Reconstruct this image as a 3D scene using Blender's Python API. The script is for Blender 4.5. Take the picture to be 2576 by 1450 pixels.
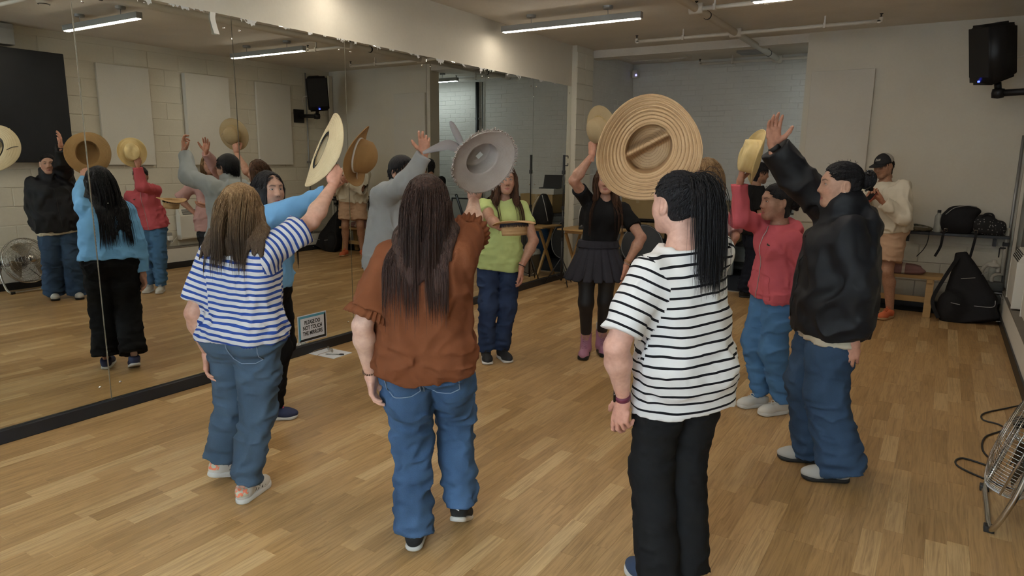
import bpy, bmesh, math, random
import numpy as np
from mathutils import Vector, Matrix
for _o in list(bpy.data.objects): bpy.data.objects.remove(_o)

# ---------------------------------------------------------------- camera, world, exposure, daylight
_yaw, _pitch, _roll = math.radians(32.076), math.radians(10.678), math.radians(.6386)
_f = Vector((-math.sin(_yaw) * math.cos(_pitch), math.cos(_yaw) * math.cos(_pitch), -math.sin(_pitch)))
_r = Vector((math.cos(_yaw), math.sin(_yaw), 0)); _u = _r.cross(_f)
_r2 = _r * math.cos(_roll) + _u * math.sin(_roll); _u2 = -_r * math.sin(_roll) + _u * math.cos(_roll)
_cam = bpy.data.cameras.new('camera'); CAM = bpy.data.objects.new('camera', _cam); bpy.context.scene.collection.objects.link(CAM)
CAM.matrix_world = Matrix(((_r2.x, _u2.x, -_f.x, 0), (_r2.y, _u2.y, -_f.y, 0), (_r2.z, _u2.z, -_f.z, 1.6), (0, 0, 0, 1)))
_cam.sensor_width = 36; _cam.lens = 36 * 1717 / 2576; _cam.clip_start = .02
bpy.context.scene.camera = CAM
_w = bpy.data.worlds.new('world'); bpy.context.scene.world = _w; _w.use_nodes = True
_w.node_tree.nodes['Background'].inputs[0].default_value = (.75, .85, 1, 1); _w.node_tree.nodes['Background'].inputs[1].default_value = .4
_vs = bpy.context.scene.view_settings
_vs.view_transform = 'Standard'; _vs.look = 'None'; _vs.exposure = 0.12; _vs.gamma = 1; _vs.use_curve_mapping = False
LAMP = 48.0          # strength of the ceiling lamp diffusers
# daylight entering through the window in the wall behind the camera
_d = bpy.data.lights.new('window_daylight', 'AREA'); _d.shape = 'RECTANGLE'; _d.size = 1.9; _d.size_y = 1.25; _d.energy = 900; _d.color = (.64, .81, 1.0)
_do = bpy.data.objects.new('window_daylight', _d); bpy.context.scene.collection.objects.link(_do)
_do.location = (-.9, -1.33, 1.65); _do.rotation_euler = (math.radians(-90), 0, 0)

V3 = lambda *a: np.array(a, dtype=np.float64)
rng = np.random.default_rng(7)
random.seed(5)
SC = bpy.context.scene
COL = SC.collection
R = math.radians

# ---------------------------------------------------------------- numpy implicit-surface tools
_LAT = rng.random((32, 32, 32)).astype(np.float32) * 2 - 1
def vnoise(q):
    i = np.floor(q).astype(np.int32); f = (q - i).astype(np.float32); f = f * f * (3 - 2 * f)
    i0 = i & 31; i1 = (i + 1) & 31
    x0, y0, z0 = i0[:, 0], i0[:, 1], i0[:, 2]; x1, y1, z1 = i1[:, 0], i1[:, 1], i1[:, 2]
    fx, fy, fz = f[:, 0], f[:, 1], f[:, 2]
    a = _LAT[x0, y0, z0] * (1 - fx) + _LAT[x1, y0, z0] * fx
    b = _LAT[x0, y1, z0] * (1 - fx) + _LAT[x1, y1, z0] * fx
    c = _LAT[x0, y0, z1] * (1 - fx) + _LAT[x1, y0, z1] * fx
    d = _LAT[x0, y1, z1] * (1 - fx) + _LAT[x1, y1, z1] * fx
    return (a * (1 - fy) + b * fy) * (1 - fz) + (c * (1 - fy) + d * fy) * fz
def nrm(v):
    v = np.asarray(v, float); return v / max(np.linalg.norm(v), 1e-9)
def rc(p, a, b, r1, r2):
    a = np.asarray(a, float); b = np.asarray(b, float); ab = b - a
    t = np.clip(((p - a) @ ab) / max(ab @ ab, 1e-9), 0, 1)
    q = p - a - t[:, None] * ab
    return np.sqrt((q * q).sum(1)) - (r1 + (r2 - r1) * t)
def chain(p, pts, rs, k=0.0):
    d = None
    for i in range(len(pts) - 1):
        e = rc(p, pts[i], pts[i + 1], rs[i], rs[i + 1])
        d = e if d is None else (np.minimum(d, e) if k == 0 else smin(d, e, k))
    return d
def ell(p, c, r, M=None):
    q = p - np.asarray(c, float)
    if M is not None: q = q @ M
    r = np.asarray(r, float); q = q / r
    l = np.sqrt((q * q).sum(1)); g = np.sqrt(((q / r) ** 2).sum(1))
    return l * (l - 1) / np.maximum(g, 1e-6)
def smin(a, b, k):
    h = np.maximum(k - np.abs(a - b), 0) / k
    return np.minimum(a, b) - h * h * k * .25
def smax(a, b, k): return -smin(-a, -b, k)
def loft(p, A, B, prof, xa, xb=None, n=2.2, flat0=False, flat1=False):
    """tube of superellipse sections along A->B; prof rows (t, half width, half depth, depth offset)"""
    A = np.asarray(A, float); B = np.asarray(B, float); L = np.linalg.norm(B - A); ax = (B - A) / L
    prof = np.array(prof, float)
    q = p - A; t = q @ ax / L
    tc = np.clip(t, prof[0, 0], prof[-1, 0])
    w = np.interp(tc, prof[:, 0], prof[:, 1]); dp = np.interp(tc, prof[:, 0], prof[:, 2]); of = np.interp(tc, prof[:, 0], prof[:, 3])
    xa = nrm(xa); xb = xa if xb is None else nrm(xb)
    s = np.clip(t, 0, 1)[:, None]; X = xa * (1 - s) + xb * s
    X = X - (X @ ax)[:, None] * ax; X /= np.sqrt((X * X).sum(1))[:, None]
    Y = np.cross(np.broadcast_to(ax, X.shape), X)
    u = (q * X).sum(1); v = (q * Y).sum(1) - of
    m = (np.abs(u / w) ** n + np.abs(v / dp) ** n) ** (1 / n)
    d = (m - 1) * np.minimum(w, dp)
    e0 = (prof[0, 0] - t) * L; e1 = (t - prof[-1, 0]) * L
    return np.maximum(d, np.maximum(e0, e1))

def mesh_sdf(f, lo, hi, h, B=8):
    lo = np.asarray(lo, float); hi = np.asarray(hi, float)
    nb = np.maximum(1, np.ceil((hi - lo) / (B * h)).astype(int)); n = nb * B
    bi = np.stack(np.meshgrid(*[np.arange(k) for k in nb], indexing='ij'), -1).reshape(-1, 3)
    cc = lo + (bi * B + (B - 1) / 2) * h
    dc = f(cc); thr = .5 * math.sqrt(3) * (B + 1) * h * 1.5 + .004
    D = np.empty(nb.tolist() + [B, B, B], np.float32)
    D[bi[:, 0], bi[:, 1], bi[:, 2]] = np.where(dc > 0, 1., -1.)[:, None, None, None]
    act = np.abs(dc) < thr
    bi = bi[act]
    loc = np.stack(np.meshgrid(*[np.arange(B)] * 3, indexing='ij'), -1).reshape(-1, 3)
    CH = 1200
    for s in range(0, len(bi), CH):
        b = bi[s:s + CH]
        P = lo + ((b * B)[:, None, :] + loc[None]).reshape(-1, 3) * h
        D[b[:, 0], b[:, 1], b[:, 2]] = f(P).reshape(len(b), B, B, B)
    D = D.transpose(0, 3, 1, 4, 2, 5).reshape(n)
    S = D < 0
    c = S[:-1, :-1, :-1].astype(np.int8)
    cnt = sum(S[i:n[0] - 1 + i, j:n[1] - 1 + j, k:n[2] - 1 + k].astype(np.int8) for i in (0, 1) for j in (0, 1) for k in (0, 1))
    mk = (cnt > 0) & (cnt < 8)
    ci = np.argwhere(mk)
    if len(ci) == 0: return np.zeros((0, 3)), np.zeros((0, 4), int)
    idm = np.full(mk.shape, -1, np.int32); idm[mk] = np.arange(len(ci))
    acc = np.zeros((len(ci), 3)); num = np.zeros(len(ci))
    offs = [(i, j, k) for i in (0, 1) for j in (0, 1) for k in (0, 1)]
    val = {o: D[ci[:, 0] + o[0], ci[:, 1] + o[1], ci[:, 2] + o[2]] for o in offs}
    for o in offs:
        for a in range(3):
            if o[a] == 0:
                o2 = list(o); o2[a] = 1; o2 = tuple(o2)
                v0, v1 = val[o], val[o2]; m = (v0 < 0) != (v1 < 0)
                t = np.where(m, v0 / np.where(v0 == v1, 1, v0 - v1), 0)
                pt = np.zeros((len(ci), 3)); pt[:] = o; pt[:, a] = t
                acc += np.where(m[:, None], pt, 0); num += m
    verts = lo + (ci + acc / num[:, None]) * h
    quads = []
    for a in range(3):
        b, c2 = (a + 1) % 3, (a + 2) % 3
        sl0 = [slice(None)] * 3; sl1 = [slice(None)] * 3
        sl0[a] = slice(0, n[a] - 1); sl1[a] = slice(1, n[a])
        e = S[tuple(sl0)] != S[tuple(sl1)]
        g = np.argwhere(e)
        g = g[(g[:, b] > 0) & (g[:, c2] > 0) & (g[:, b] < n[b] - 1) & (g[:, c2] < n[c2] - 1)]
        ins = S[g[:, 0], g[:, 1], g[:, 2]]
        def gid(db, dc_):
            q = g.copy(); q[:, b] -= db; q[:, c2] -= dc_
            return idm[q[:, 0], q[:, 1], q[:, 2]]
        Q = np.stack([gid(1, 1), gid(0, 1), gid(0, 0), gid(1, 0)], 1)
        Q[~ins] = Q[~ins][:, ::-1]
        quads.append(Q)
    Q = np.concatenate(quads)
    return verts, Q[(Q >= 0).all(1)]

# ---------------------------------------------------------------- linking meshes
def np_mesh(name, verts, faces, smooth=True):
    me = bpy.data.meshes.new(name)
    verts = np.asarray(verts, np.float32)
    if isinstance(faces, np.ndarray): groups = [faces] if len(faces) else []
    else: groups = [np.asarray(g) for g in faces if len(g)]
    me.vertices.add(len(verts)); me.vertices.foreach_set('co', verts.ravel())
    nl = sum(g.size for g in groups); npoly = sum(len(g) for g in groups)
    me.loops.add(nl); me.polygons.add(npoly)
    li = np.concatenate([g.ravel() for g in groups]).astype(np.int32) if groups else np.zeros(0, np.int32)
    tot = np.concatenate([np.full(len(g), g.shape[1]) for g in groups]).astype(np.int32) if groups else np.zeros(0, np.int32)
    st = np.concatenate([[0], np.cumsum(tot)[:-1]]).astype(np.int32) if len(tot) else tot
    me.loops.foreach_set('vertex_index', li)
    me.polygons.foreach_set('loop_start', st)
    me.polygons.foreach_set('use_smooth', np.full(npoly, bool(smooth)))
    me.update(calc_edges=True)
    return me
def fattr(me, name, vals):
    a = me.attributes.new(name, 'FLOAT', 'POINT'); a.data.foreach_set('value', np.asarray(vals, np.float32))
def cattr(me, name, cols):
    a = me.attributes.new(name, 'FLOAT_COLOR', 'POINT')
    c = np.ones((len(cols), 4), np.float32); c[:, :3] = cols; a.data.foreach_set('color', c.ravel())
def link(name, me, mat=None, parent=None, loc=None):
    o = bpy.data.objects.new(name, me); COL.objects.link(o)
    if mat is not None and hasattr(me, 'materials') and len(me.materials) == 0: me.materials.append(mat)
    if parent is not None: o.parent = parent
    if loc is not None: o.location = loc
    return o
def tag(o, label=None, cat=None, group=None, kind=None):
    if label: o['label'] = label
    if cat: o['category'] = cat
    if group: o['group'] = group
    if kind: o['kind'] = kind
    return o
def empty(name, loc=(0, 0, 0), rz=0, label=None, cat=None, group=None):
    o = bpy.data.objects.new(name, None); COL.objects.link(o); o.location = loc; o.rotation_euler = (0, 0, rz)
    o.empty_display_size = .05
    return tag(o, label, cat, group)
def join_np(parts):
    vs, fs, n = [], {}, 0
    for v, f in parts:
        vs.append(v)
        for g in (f if isinstance(f, list) else [f]):
            if len(g): fs.setdefault(g.shape[1], []).append(np.asarray(g) + n)
        n += len(v)
    return np.concatenate(vs), [np.concatenate(x) for x in fs.values()]

# box / tube / lathe collectors
class MB:
    def __init__(s): s.p = []
    def raw(s, v, f): s.p.append((np.asarray(v, float), f if isinstance(f, list) else np.asarray(f))); return s
    def box(s, lo, hi, bev=0.0, M=None):
        bm = bmesh.new(); bmesh.ops.create_cube(bm, size=1)
        lo = np.array(lo, float); hi = np.array(hi, float)
        for v in bm.verts: v.co = Vector((lo + hi) / 2 + np.array(v.co) * (hi - lo))
        if bev > 0: bmesh.ops.bevel(bm, geom=bm.edges[:], offset=bev, segments=2, affect='EDGES', profile=.6)
        return s.bm(bm, M)
    def bm(s, bm, M=None):
        bm.verts.index_update(); v = np.array([x.co[:] for x in bm.verts])
        if M is not None: M = np.array(M); v = v @ M[:3, :3].T + M[:3, 3]
        g = {}
        for f in bm.faces: g.setdefault(len(f.verts), []).append([x.index for x in f.verts])
        bm.free(); s.p.append((v, [np.array(x) for x in g.values()])); return s
    def tube(s, pts, r, n=8, closed=False, cap=True, up=None):
        v, f = tube(pts, r, n, closed, cap); s.p.append((v, f)); return s
    def lathe(s, prof, n=24, M=None, c0=True, c1=True):
        v, f = lathe(prof, n, c0, c1)
        if M is not None: M = np.array(M); v = v @ M[:3, :3].T + M[:3, 3]
        s.p.append((v, f)); return s
    def build(s, name, mat, parent=None, loc=None, smooth=False):
        v, f = join_np(s.p); me = np_mesh(name, v, f, smooth)
        return link(name, me, mat, parent, loc)
def tube(pts, r, n=8, closed=False, cap=True):
    P = np.asarray(pts, float); m = len(P); r = np.broadcast_to(np.asarray(r, float), (m,))
    T = np.zeros_like(P)
    if closed: T = np.roll(P, -1, 0) - np.roll(P, 1, 0)
    else: T[1:-1] = P[2:] - P[:-2]; T[0] = P[1] - P[0]; T[-1] = P[-1] - P[-2]
    T /= np.maximum(np.linalg.norm(T, axis=1), 1e-9)[:, None]
    N = np.zeros_like(P); a = V3(0, 0, 1) if abs(T[0][2]) < .9 else V3(1, 0, 0)
    nv = nrm(a - T[0] * (a @ T[0]))
    for i in range(m):
        nv = nv - T[i] * (nv @ T[i]); nv = nrm(nv); N[i] = nv
    Bn = np.cross(T, N); an = np.arange(n) / n * 2 * np.pi
    v = P[:, None] + r[:, None, None] * (np.cos(an)[None, :, None] * N[:, None] + np.sin(an)[None, :, None] * Bn[:, None])
    v = v.reshape(-1, 3); f = []
    i, j = np.meshgrid(np.arange(m if closed else m - 1), np.arange(n), indexing='ij')
    i2 = (i + 1) % m; j2 = (j + 1) % n
    f = [np.stack([i * n + j, i * n + j2, i2 * n + j2, i2 * n + j], -1).reshape(-1, 4)]
    if cap and not closed: f += [np.arange(n)[::-1][None], (np.arange(n) + (m - 1) * n)[None]]
    return v, f
def lathe(prof, n=24, c0=True, c1=True):
    pr = np.asarray(prof, float); m = len(pr); an = np.arange(n) / n * 2 * np.pi
    v = np.stack([pr[:, 0, None] * np.cos(an), pr[:, 0, None] * np.sin(an), np.repeat(pr[:, 1, None], n, 1)], -1).reshape(-1, 3)
    i, j = np.meshgrid(np.arange(m - 1), np.arange(n), indexing='ij'); j2 = (j + 1) % n
    f = [np.stack([i * n + j, i * n + j2, (i + 1) * n + j2, (i + 1) * n + j], -1).reshape(-1, 4)]
    if c0: f.append(np.arange(n)[::-1][None])
    if c1: f.append((np.arange(n) + (m - 1) * n)[None])
    return v, f
def frame(z, x=None):
    z = nrm(z); x = V3(0, 0, 1) if x is None else np.asarray(x, float)
    if abs(nrm(x) @ z) > .98: x = V3(1, 0, 0)
    x = nrm(x - z * (x @ z)); y = np.cross(z, x); return np.stack([x, y, z], 1)
def m4(Rm, t):
    M = np.eye(4); M[:3, :3] = Rm; M[:3, 3] = t; return M
def spline(pts, n=8):
    P = np.asarray(pts, float); P = np.concatenate([[2 * P[0] - P[1]], P, [2 * P[-1] - P[-2]]]); out = []
    for i in range(1, len(P) - 2):
        for t in np.arange(n) / n:
            a, b, c, d = P[i - 1:i + 3]
            out.append(.5 * (2 * b + (c - a) * t + (2 * a - 5 * b + 4 * c - d) * t * t + (3 * b - a - 3 * c + d) * t ** 3))
    out.append(P[-2]); return np.array(out)

# ---------------------------------------------------------------- materials
def mat(name, col=(.5, .5, .5), rough=.5, metal=0., spec=.5, alpha=None):
    m = bpy.data.materials.new(name); m.use_nodes = True
    b = m.node_tree.nodes['Principled BSDF']
    b.inputs['Base Color'].default_value = (*col, 1); b.inputs['Roughness'].default_value = rough
    b.inputs['Metallic'].default_value = metal; b.inputs['Specular IOR Level'].default_value = spec
    return m
class NT:
    def __init__(s, m): s.m = m; s.t = m.node_tree; s.b = s.t.nodes['Principled BSDF']
    def n(s, typ, **kw):
        x = s.t.nodes.new(typ); ins = kw.pop('ins', {})
        for k, v in kw.items(): setattr(x, k, v)
        for k, v in ins.items():
            if isinstance(v, bpy.types.NodeSocket): s.t.links.new(v, x.inputs[k])
            else: x.inputs[k].default_value = v
        return x
    def l(s, a, b): s.t.links.new(a, b)
    def math(s, op, a, b=None, c=None):
        x = s.n('ShaderNodeMath', operation=op)
        for i, v in enumerate((a, b, c)):
            if v is None: continue
            if isinstance(v, bpy.types.NodeSocket): s.l(v, x.inputs[i])
            else: x.inputs[i].default_value = v
        return x.outputs[0]
    def mix(s, f, a, b):
        x = s.n('ShaderNodeMix', data_type='RGBA')
        for i, v in ((0, f), (6, a), (7, b)):
            if isinstance(v, bpy.types.NodeSocket): s.l(v, x.inputs[i])
            elif i == 0: x.inputs[0].default_value = v
            else: x.inputs[i].default_value = (*v, 1)
        return x.outputs[2]
    def coord(s, scale=(1, 1, 1), kind='Object'):
        tc = s.n('ShaderNodeTexCoord'); mp = s.n('ShaderNodeMapping'); s.l(tc.outputs[kind], mp.inputs[0]); mp.inputs['Scale'].default_value = scale
        return mp.outputs[0]
    def noise(s, vec, scale, detail=3, rough=.5):
        x = s.n('ShaderNodeTexNoise', ins={'Scale': scale, 'Detail': detail, 'Roughness': rough}); s.l(vec, x.inputs['Vector']); return x.outputs[0]
    def ramp(s, f, stops):
        x = s.n('ShaderNodeValToRGB'); e = x.color_ramp.elements
        while len(e) < len(stops): e.new(.5)
        for q, (p, c) in zip(e, stops): q.position = p; q.color = (*c, 1) if len(c) == 3 else c
        s.l(f, x.inputs[0]); return x.outputs[0]
    def bump(s, h, strength=.3, dist=.01):
        x = s.n('ShaderNodeBump', ins={'Strength': strength, 'Distance': dist}); s.l(h, x.inputs['Height']); s.l(x.outputs[0], s.b.inputs['Normal'])
    def attr(s, name, out='Fac'):
        return s.n('ShaderNodeAttribute', attribute_name=name).outputs[out]
def varied(name, col, rough=.6, var=.15, scale=8, bump=0., bscale=200, spec=.3, stretch=(1, 1, 1), metal=0.):
    m = mat(name, col, rough, metal, spec); t = NT(m); v = t.coord(stretch)
    c2 = tuple(min(1, c * (1 + var)) for c in col); c1 = tuple(c * (1 - var) for c in col)
    t.l(t.mix(t.noise(v, scale, 4), c1, c2), t.b.inputs['Base Color'])
    if bump: t.bump(t.noise(v, bscale, 3), bump, .004)
    return m

# ================================================================ ROOM
MX, RW, PL, BW, ABW, CZ, RY = -4.34, .74, .62, 8.9, 10.45, 3.08, -1.4
def paint(name, col, var=.06, bump=.12, bs=60, rough=.75):
    m = mat(name, col, rough, 0, .25); t = NT(m); v = t.coord()
    f = t.math('ADD', t.math('MULTIPLY', t.noise(v, 2.2, 4), .7), t.math('MULTIPLY', t.noise(v, 38, 3), .3))
    t.l(t.ramp(f, [(.3, tuple(c * (1 - var) for c in col)), (.7, tuple(min(1, c * (1 + var)) for c in col))]), t.b.inputs['Base Color'])
    t.bump(t.math('ADD', t.noise(v, bs, 5), t.math('MULTIPLY', t.noise(v, 9, 2), .6)), bump, .01); return m
M_WALL = paint('wall_paint', (.61, .575, .48)); M_PLASTER = paint('plaster_paint', (.58, .54, .455), .05, .05); M_CEIL = paint('ceiling_paint', (.63, .585, .51), .08, .2, 24)
M_BRICK = paint('brick_paint', (.60, .595, .56), .05, .25, 40); M_BLACK = mat('black_trim', (.012, .013, .016), .45); M_DUST = paint('dusty_ledge', (.19, .17, .145), .2)
M_SKIRTW = paint('white_skirt_paint', (.68, .66, .6))
def slab(name, lo, hi, m, parent=None, kind='structure', bev=0.):
    o = MB().box(lo, hi, bev).build(name, m, parent)
    if parent is None and kind: o['kind'] = kind
    return o
# floor -------------------------------------------------------------
m = mat('oak', (.3, .18, .08), .4, 0, .4); t = NT(m); tone = t.attr('tone'); seed = t.attr('seed')
tc = t.n('ShaderNodeTexCoord'); geo = t.n('ShaderNodeNewGeometry'); sx = t.n('ShaderNodeSeparateXYZ'); t.l(geo.outputs['Position'], sx.inputs[0])
cx = t.n('ShaderNodeCombineXYZ'); t.l(t.math('ADD', t.math('MULTIPLY', sx.outputs[0], 14), t.math('MULTIPLY', seed, 50)), cx.inputs[0]); t.l(t.math('MULTIPLY', sx.outputs[1], .8), cx.inputs[1]); t.l(seed, cx.inputs[2])
warp = t.noise(cx.outputs[0], 1.6, 3)
cy = t.n('ShaderNodeCombineXYZ'); t.l(t.math('ADD', t.math('MULTIPLY', sx.outputs[0], 130), t.math('MULTIPLY', warp, 14)), cy.inputs[0]); t.l(t.math('MULTIPLY', sx.outputs[1], 3.2), cy.inputs[1]); t.l(t.math('MULTIPLY', seed, 31), cy.inputs[2])
grain = t.noise(cy.outputs[0], 1.0, 4, .6)
rings = t.math('SINE', t.math('MULTIPLY', warp, 42))
base = t.ramp(tone, [(0, (.33, .195, .078)), (.35, (.42, .255, .108)), (.75, (.47, .295, .13)), (1, (.58, .40, .20))])
k = t.math('ADD', t.math('MULTIPLY', grain, .62), t.math('MULTIPLY', rings, .035))
gr = t.ramp(k, [(.16, (.62, .58, .52)), (.36, (1.0, 1.0, 1.0)), (.6, (1.13, 1.13, 1.14))])
x = t.n('ShaderNodeMix', data_type='RGBA', blend_type='MULTIPLY'); x.inputs[0].default_value = 1; t.l(base, x.inputs[6]); t.l(gr, x.inputs[7]); t.l(x.outputs[2], t.b.inputs['Base Color'])
t.l(t.math('ADD', t.math('MULTIPLY', grain, .12), .30), t.b.inputs['Roughness']); t.bump(grain, .06, .002)
M_OAK = m
floor = slab('floor', (MX - .1, RY - .1, -.12), (RW + .1, BW + .3, -.014), mat('subfloor', (.09, .05, .025), .8))
fwd = np.array(_f[:]); rgt = np.array(_r[:])
pl = []
SWD = .08; x0 = -4.311; ns = int((PL - x0) / SWD) + 1
for i in range(ns):
    y = RY - random.random() * .4; xa = x0 + i * SWD; xb = min(xa + SWD, PL)
    lim = 8.6 if xb < -1.45 else BW
    while y < lim:
        ln = random.choice((.32, .4, .46, .55, .65)) * random.uniform(.92, 1.08); y2 = min(y + ln, lim)
        if y2 - y > .03: pl.append((xa, xb, max(y, RY), y2, random.betavariate(2, 2) if random.random() > .09 else random.uniform(.85, 1.0), random.random()))
        y = y2
def plank_np(p):
    xa, xb, ya, yb, tn, sd = p; e = .0007; z = random.uniform(-.0004, .0)
    v = np.array([(xa, ya, -.013), (xb, ya, -.013), (xb, yb, -.013), (xa, yb, -.013), (xa + e, ya + e, z), (xb - e, ya + e, z), (xb - e, yb - e, z), (xa + e, yb - e, z),
                  (xa, ya, z - .0009), (xb, ya, z - .0009), (xb, yb, z - .0009), (xa, yb, z - .0009)])
    f = [(4, 5, 6, 7)] + [(8 + i, 8 + (i + 1) % 4, 4 + (i + 1) % 4, 4 + i) for i in range(4)] + [(i, (i + 1) % 4, 8 + (i + 1) % 4, 8 + i) for i in range(4)]
    return v, np.array(f)
def inview(p):
    q = np.array([(p[0] + p[1]) / 2, (p[2] + p[3]) / 2, -1.6]); d = q @ fwd
    if d < .6: return 1e9
    u = (q @ rgt) / d; w_ = (q @ np.array(_u2[:])) / d
    return d if abs(u) < .77 and w_ > -.45 else 1e9
pl.sort(key=inview)
def plank_mesh(name, ps):
    vv, ff = join_np([plank_np(p) for p in ps]); me = np_mesh(name, vv, ff, False)
    fattr(me, 'tone', np.repeat([p[4] for p in ps], 12)); fattr(me, 'seed', np.repeat([p[5] for p in ps], 12)); return me
for p in pl[:300]: link('plank', plank_mesh('plank', [p]), M_OAK, floor)
tag(link('plank_field', plank_mesh('plank_field', pl[300:]), M_OAK, floor), kind='stuff')
carpet = slab('carpet', (-4.34, 8.6, -.1), (RW, ABW, .006), varied('carpet_pile', (.012, .014, .02), .95, .5, 300, .5, 400)); carpet['kind'] = 'structure'
slab('trim_1', (-4.3, 8.595, 0), (-1.5, 8.625, .008), mat('metal_strip', (.45, .45, .43), .35, 1), None)
# mirror wall ---------------------------------------------------------
slab('wall_left', (MX - .16, RY, 0), (MX - .008, 8.37, CZ), M_PLASTER)
slab('ceiling', (MX - .2, RY - .1, CZ), (RW + .2, ABW + .2, CZ + .1), M_CEIL)
slab('baseboard_left', (MX - .007, RY, 0), (-4.312, 8.37, .074), M_BLACK, bev=.003)
m = mat('mirror_silver', (.80, .815, .775), .0, 1.0); t = NT(m)
geo = t.n('ShaderNodeNewGeometry'); sp = t.n('ShaderNodeSeparateXYZ'); t.l(geo.outputs['Position'], sp.inputs[0])
e = t.math('SUBTRACT', sp.outputs[2], 2.50); pn = t.noise(geo.outputs['Position'], 5.5, 2); p2 = t.noise(geo.outputs['Position'], 55, 3)
w1 = t.math('ADD', t.math('MULTIPLY', e, 4.2), t.math('ADD', t.math('MULTIPLY', pn, 1.15), t.math('MULTIPLY', p2, .5)))
wear = t.math('GREATER_THAN', w1, 1.13)
t.l(t.math('MULTIPLY', wear, .0), t.b.inputs['Roughness']); t.l(t.math('SUBTRACT', 1, wear), t.b.inputs['Metallic'])
t.l(t.mix(wear, (.80, .815, .775), (.52, .52, .5)), t.b.inputs['Base Color'])
rr = t.math('MULTIPLY', wear, .45); t.l(rr, t.b.inputs['Roughness'])
M_MIRROR = m; M_EDGE = mat('mirror_edge', (.02, .03, .025), .3); M_CHROME = mat('chrome', (.75, .75, .73), .16, 1.0)
JY = [.03, 1.09, 2.15, 3.20, 4.27, 5.33, 6.335, 7.37, 8.368]
ML = ['mirror panel at the near end of the mirrored wall beyond the frame edge', 'mirror panel reflecting the black wall cabinet and the drum fan', 'mirror panel reflecting the long black hair and blue sweatshirt back',
      'mirror panel right of the pale tape scrap, behind the blue and white stripes', 'mirror panel behind the white notice, reflecting the wall speaker', 'mirror panel behind the man in the grey hoodie',
      'mirror panel behind the grey hat, reflecting the bright brick alcove', 'mirror panel reflecting the dark corner conduit, behind the lime shirt', 'last mirror panel beside the white block pilaster']
ML = ML[:1] + ML[1:]
for i in range(len(JY) - 1):
    y0, y1 = JY[i] + .003, JY[i + 1] - .003
    rt = empty('mirror_panel', (MX - .004, (y0 + y1) / 2, .074), 0, ML[i], 'mirror', 'mirror panels')
    c = np.array([MX - .004, (y0 + y1) / 2, .074])
    MB().box(np.array([MX - .006, y0, .076]) - c, np.array([MX, y1, 2.56]) - c, .0012).build('mirror_glass', M_MIRROR, rt)
    MB().box(np.array([MX - .0075, y0, .076]) - c, np.array([MX - .0062, y1, 2.56]) - c).build('backing', M_EDGE, rt)
    for yy in (y0 + .06, y1 - .06):
        for z in (.17, 1.3, 2.47):
            if z == 1.3 and i < 5: continue
            MB().lathe([(.001, .006), (.006, .0055), (.009, .003), (.0095, 0)], 12, m4(frame((1, 0, 0)), np.array([MX, yy, z]) - c)).build('screw', M_CHROME, rt, smooth=True)
# pale tape scrap hanging at the top of the mirror
b = MB(); P = spline([(0, 0, .09), (.004, -.008, .05), (.002, .004, 0), (.012, .012, -.05)], 5)
b.raw(np.concatenate([P + (0, -.022, 0), P + (0, .018, 0), P + (.002, .018, 0), P + (.002, -.022, 0)]), np.array([(i, i + 1, len(P) + i + 1, len(P) + i) for i in range(len(P) - 1)] + [(2 * len(P) + i, 2 * len(P) + i + 1, 3 * len(P) + i + 1, 3 * len(P) + i) for i in range(len(P) - 1)]))
tp = b.build('tape_scrap', mat('tape', (.7, .68, .62), .6), loc=(MX + .003, 3.06, 2.47)); tag(tp, 'white torn tape scrap hanging from the top edge of the mirror', 'tape')
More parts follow.
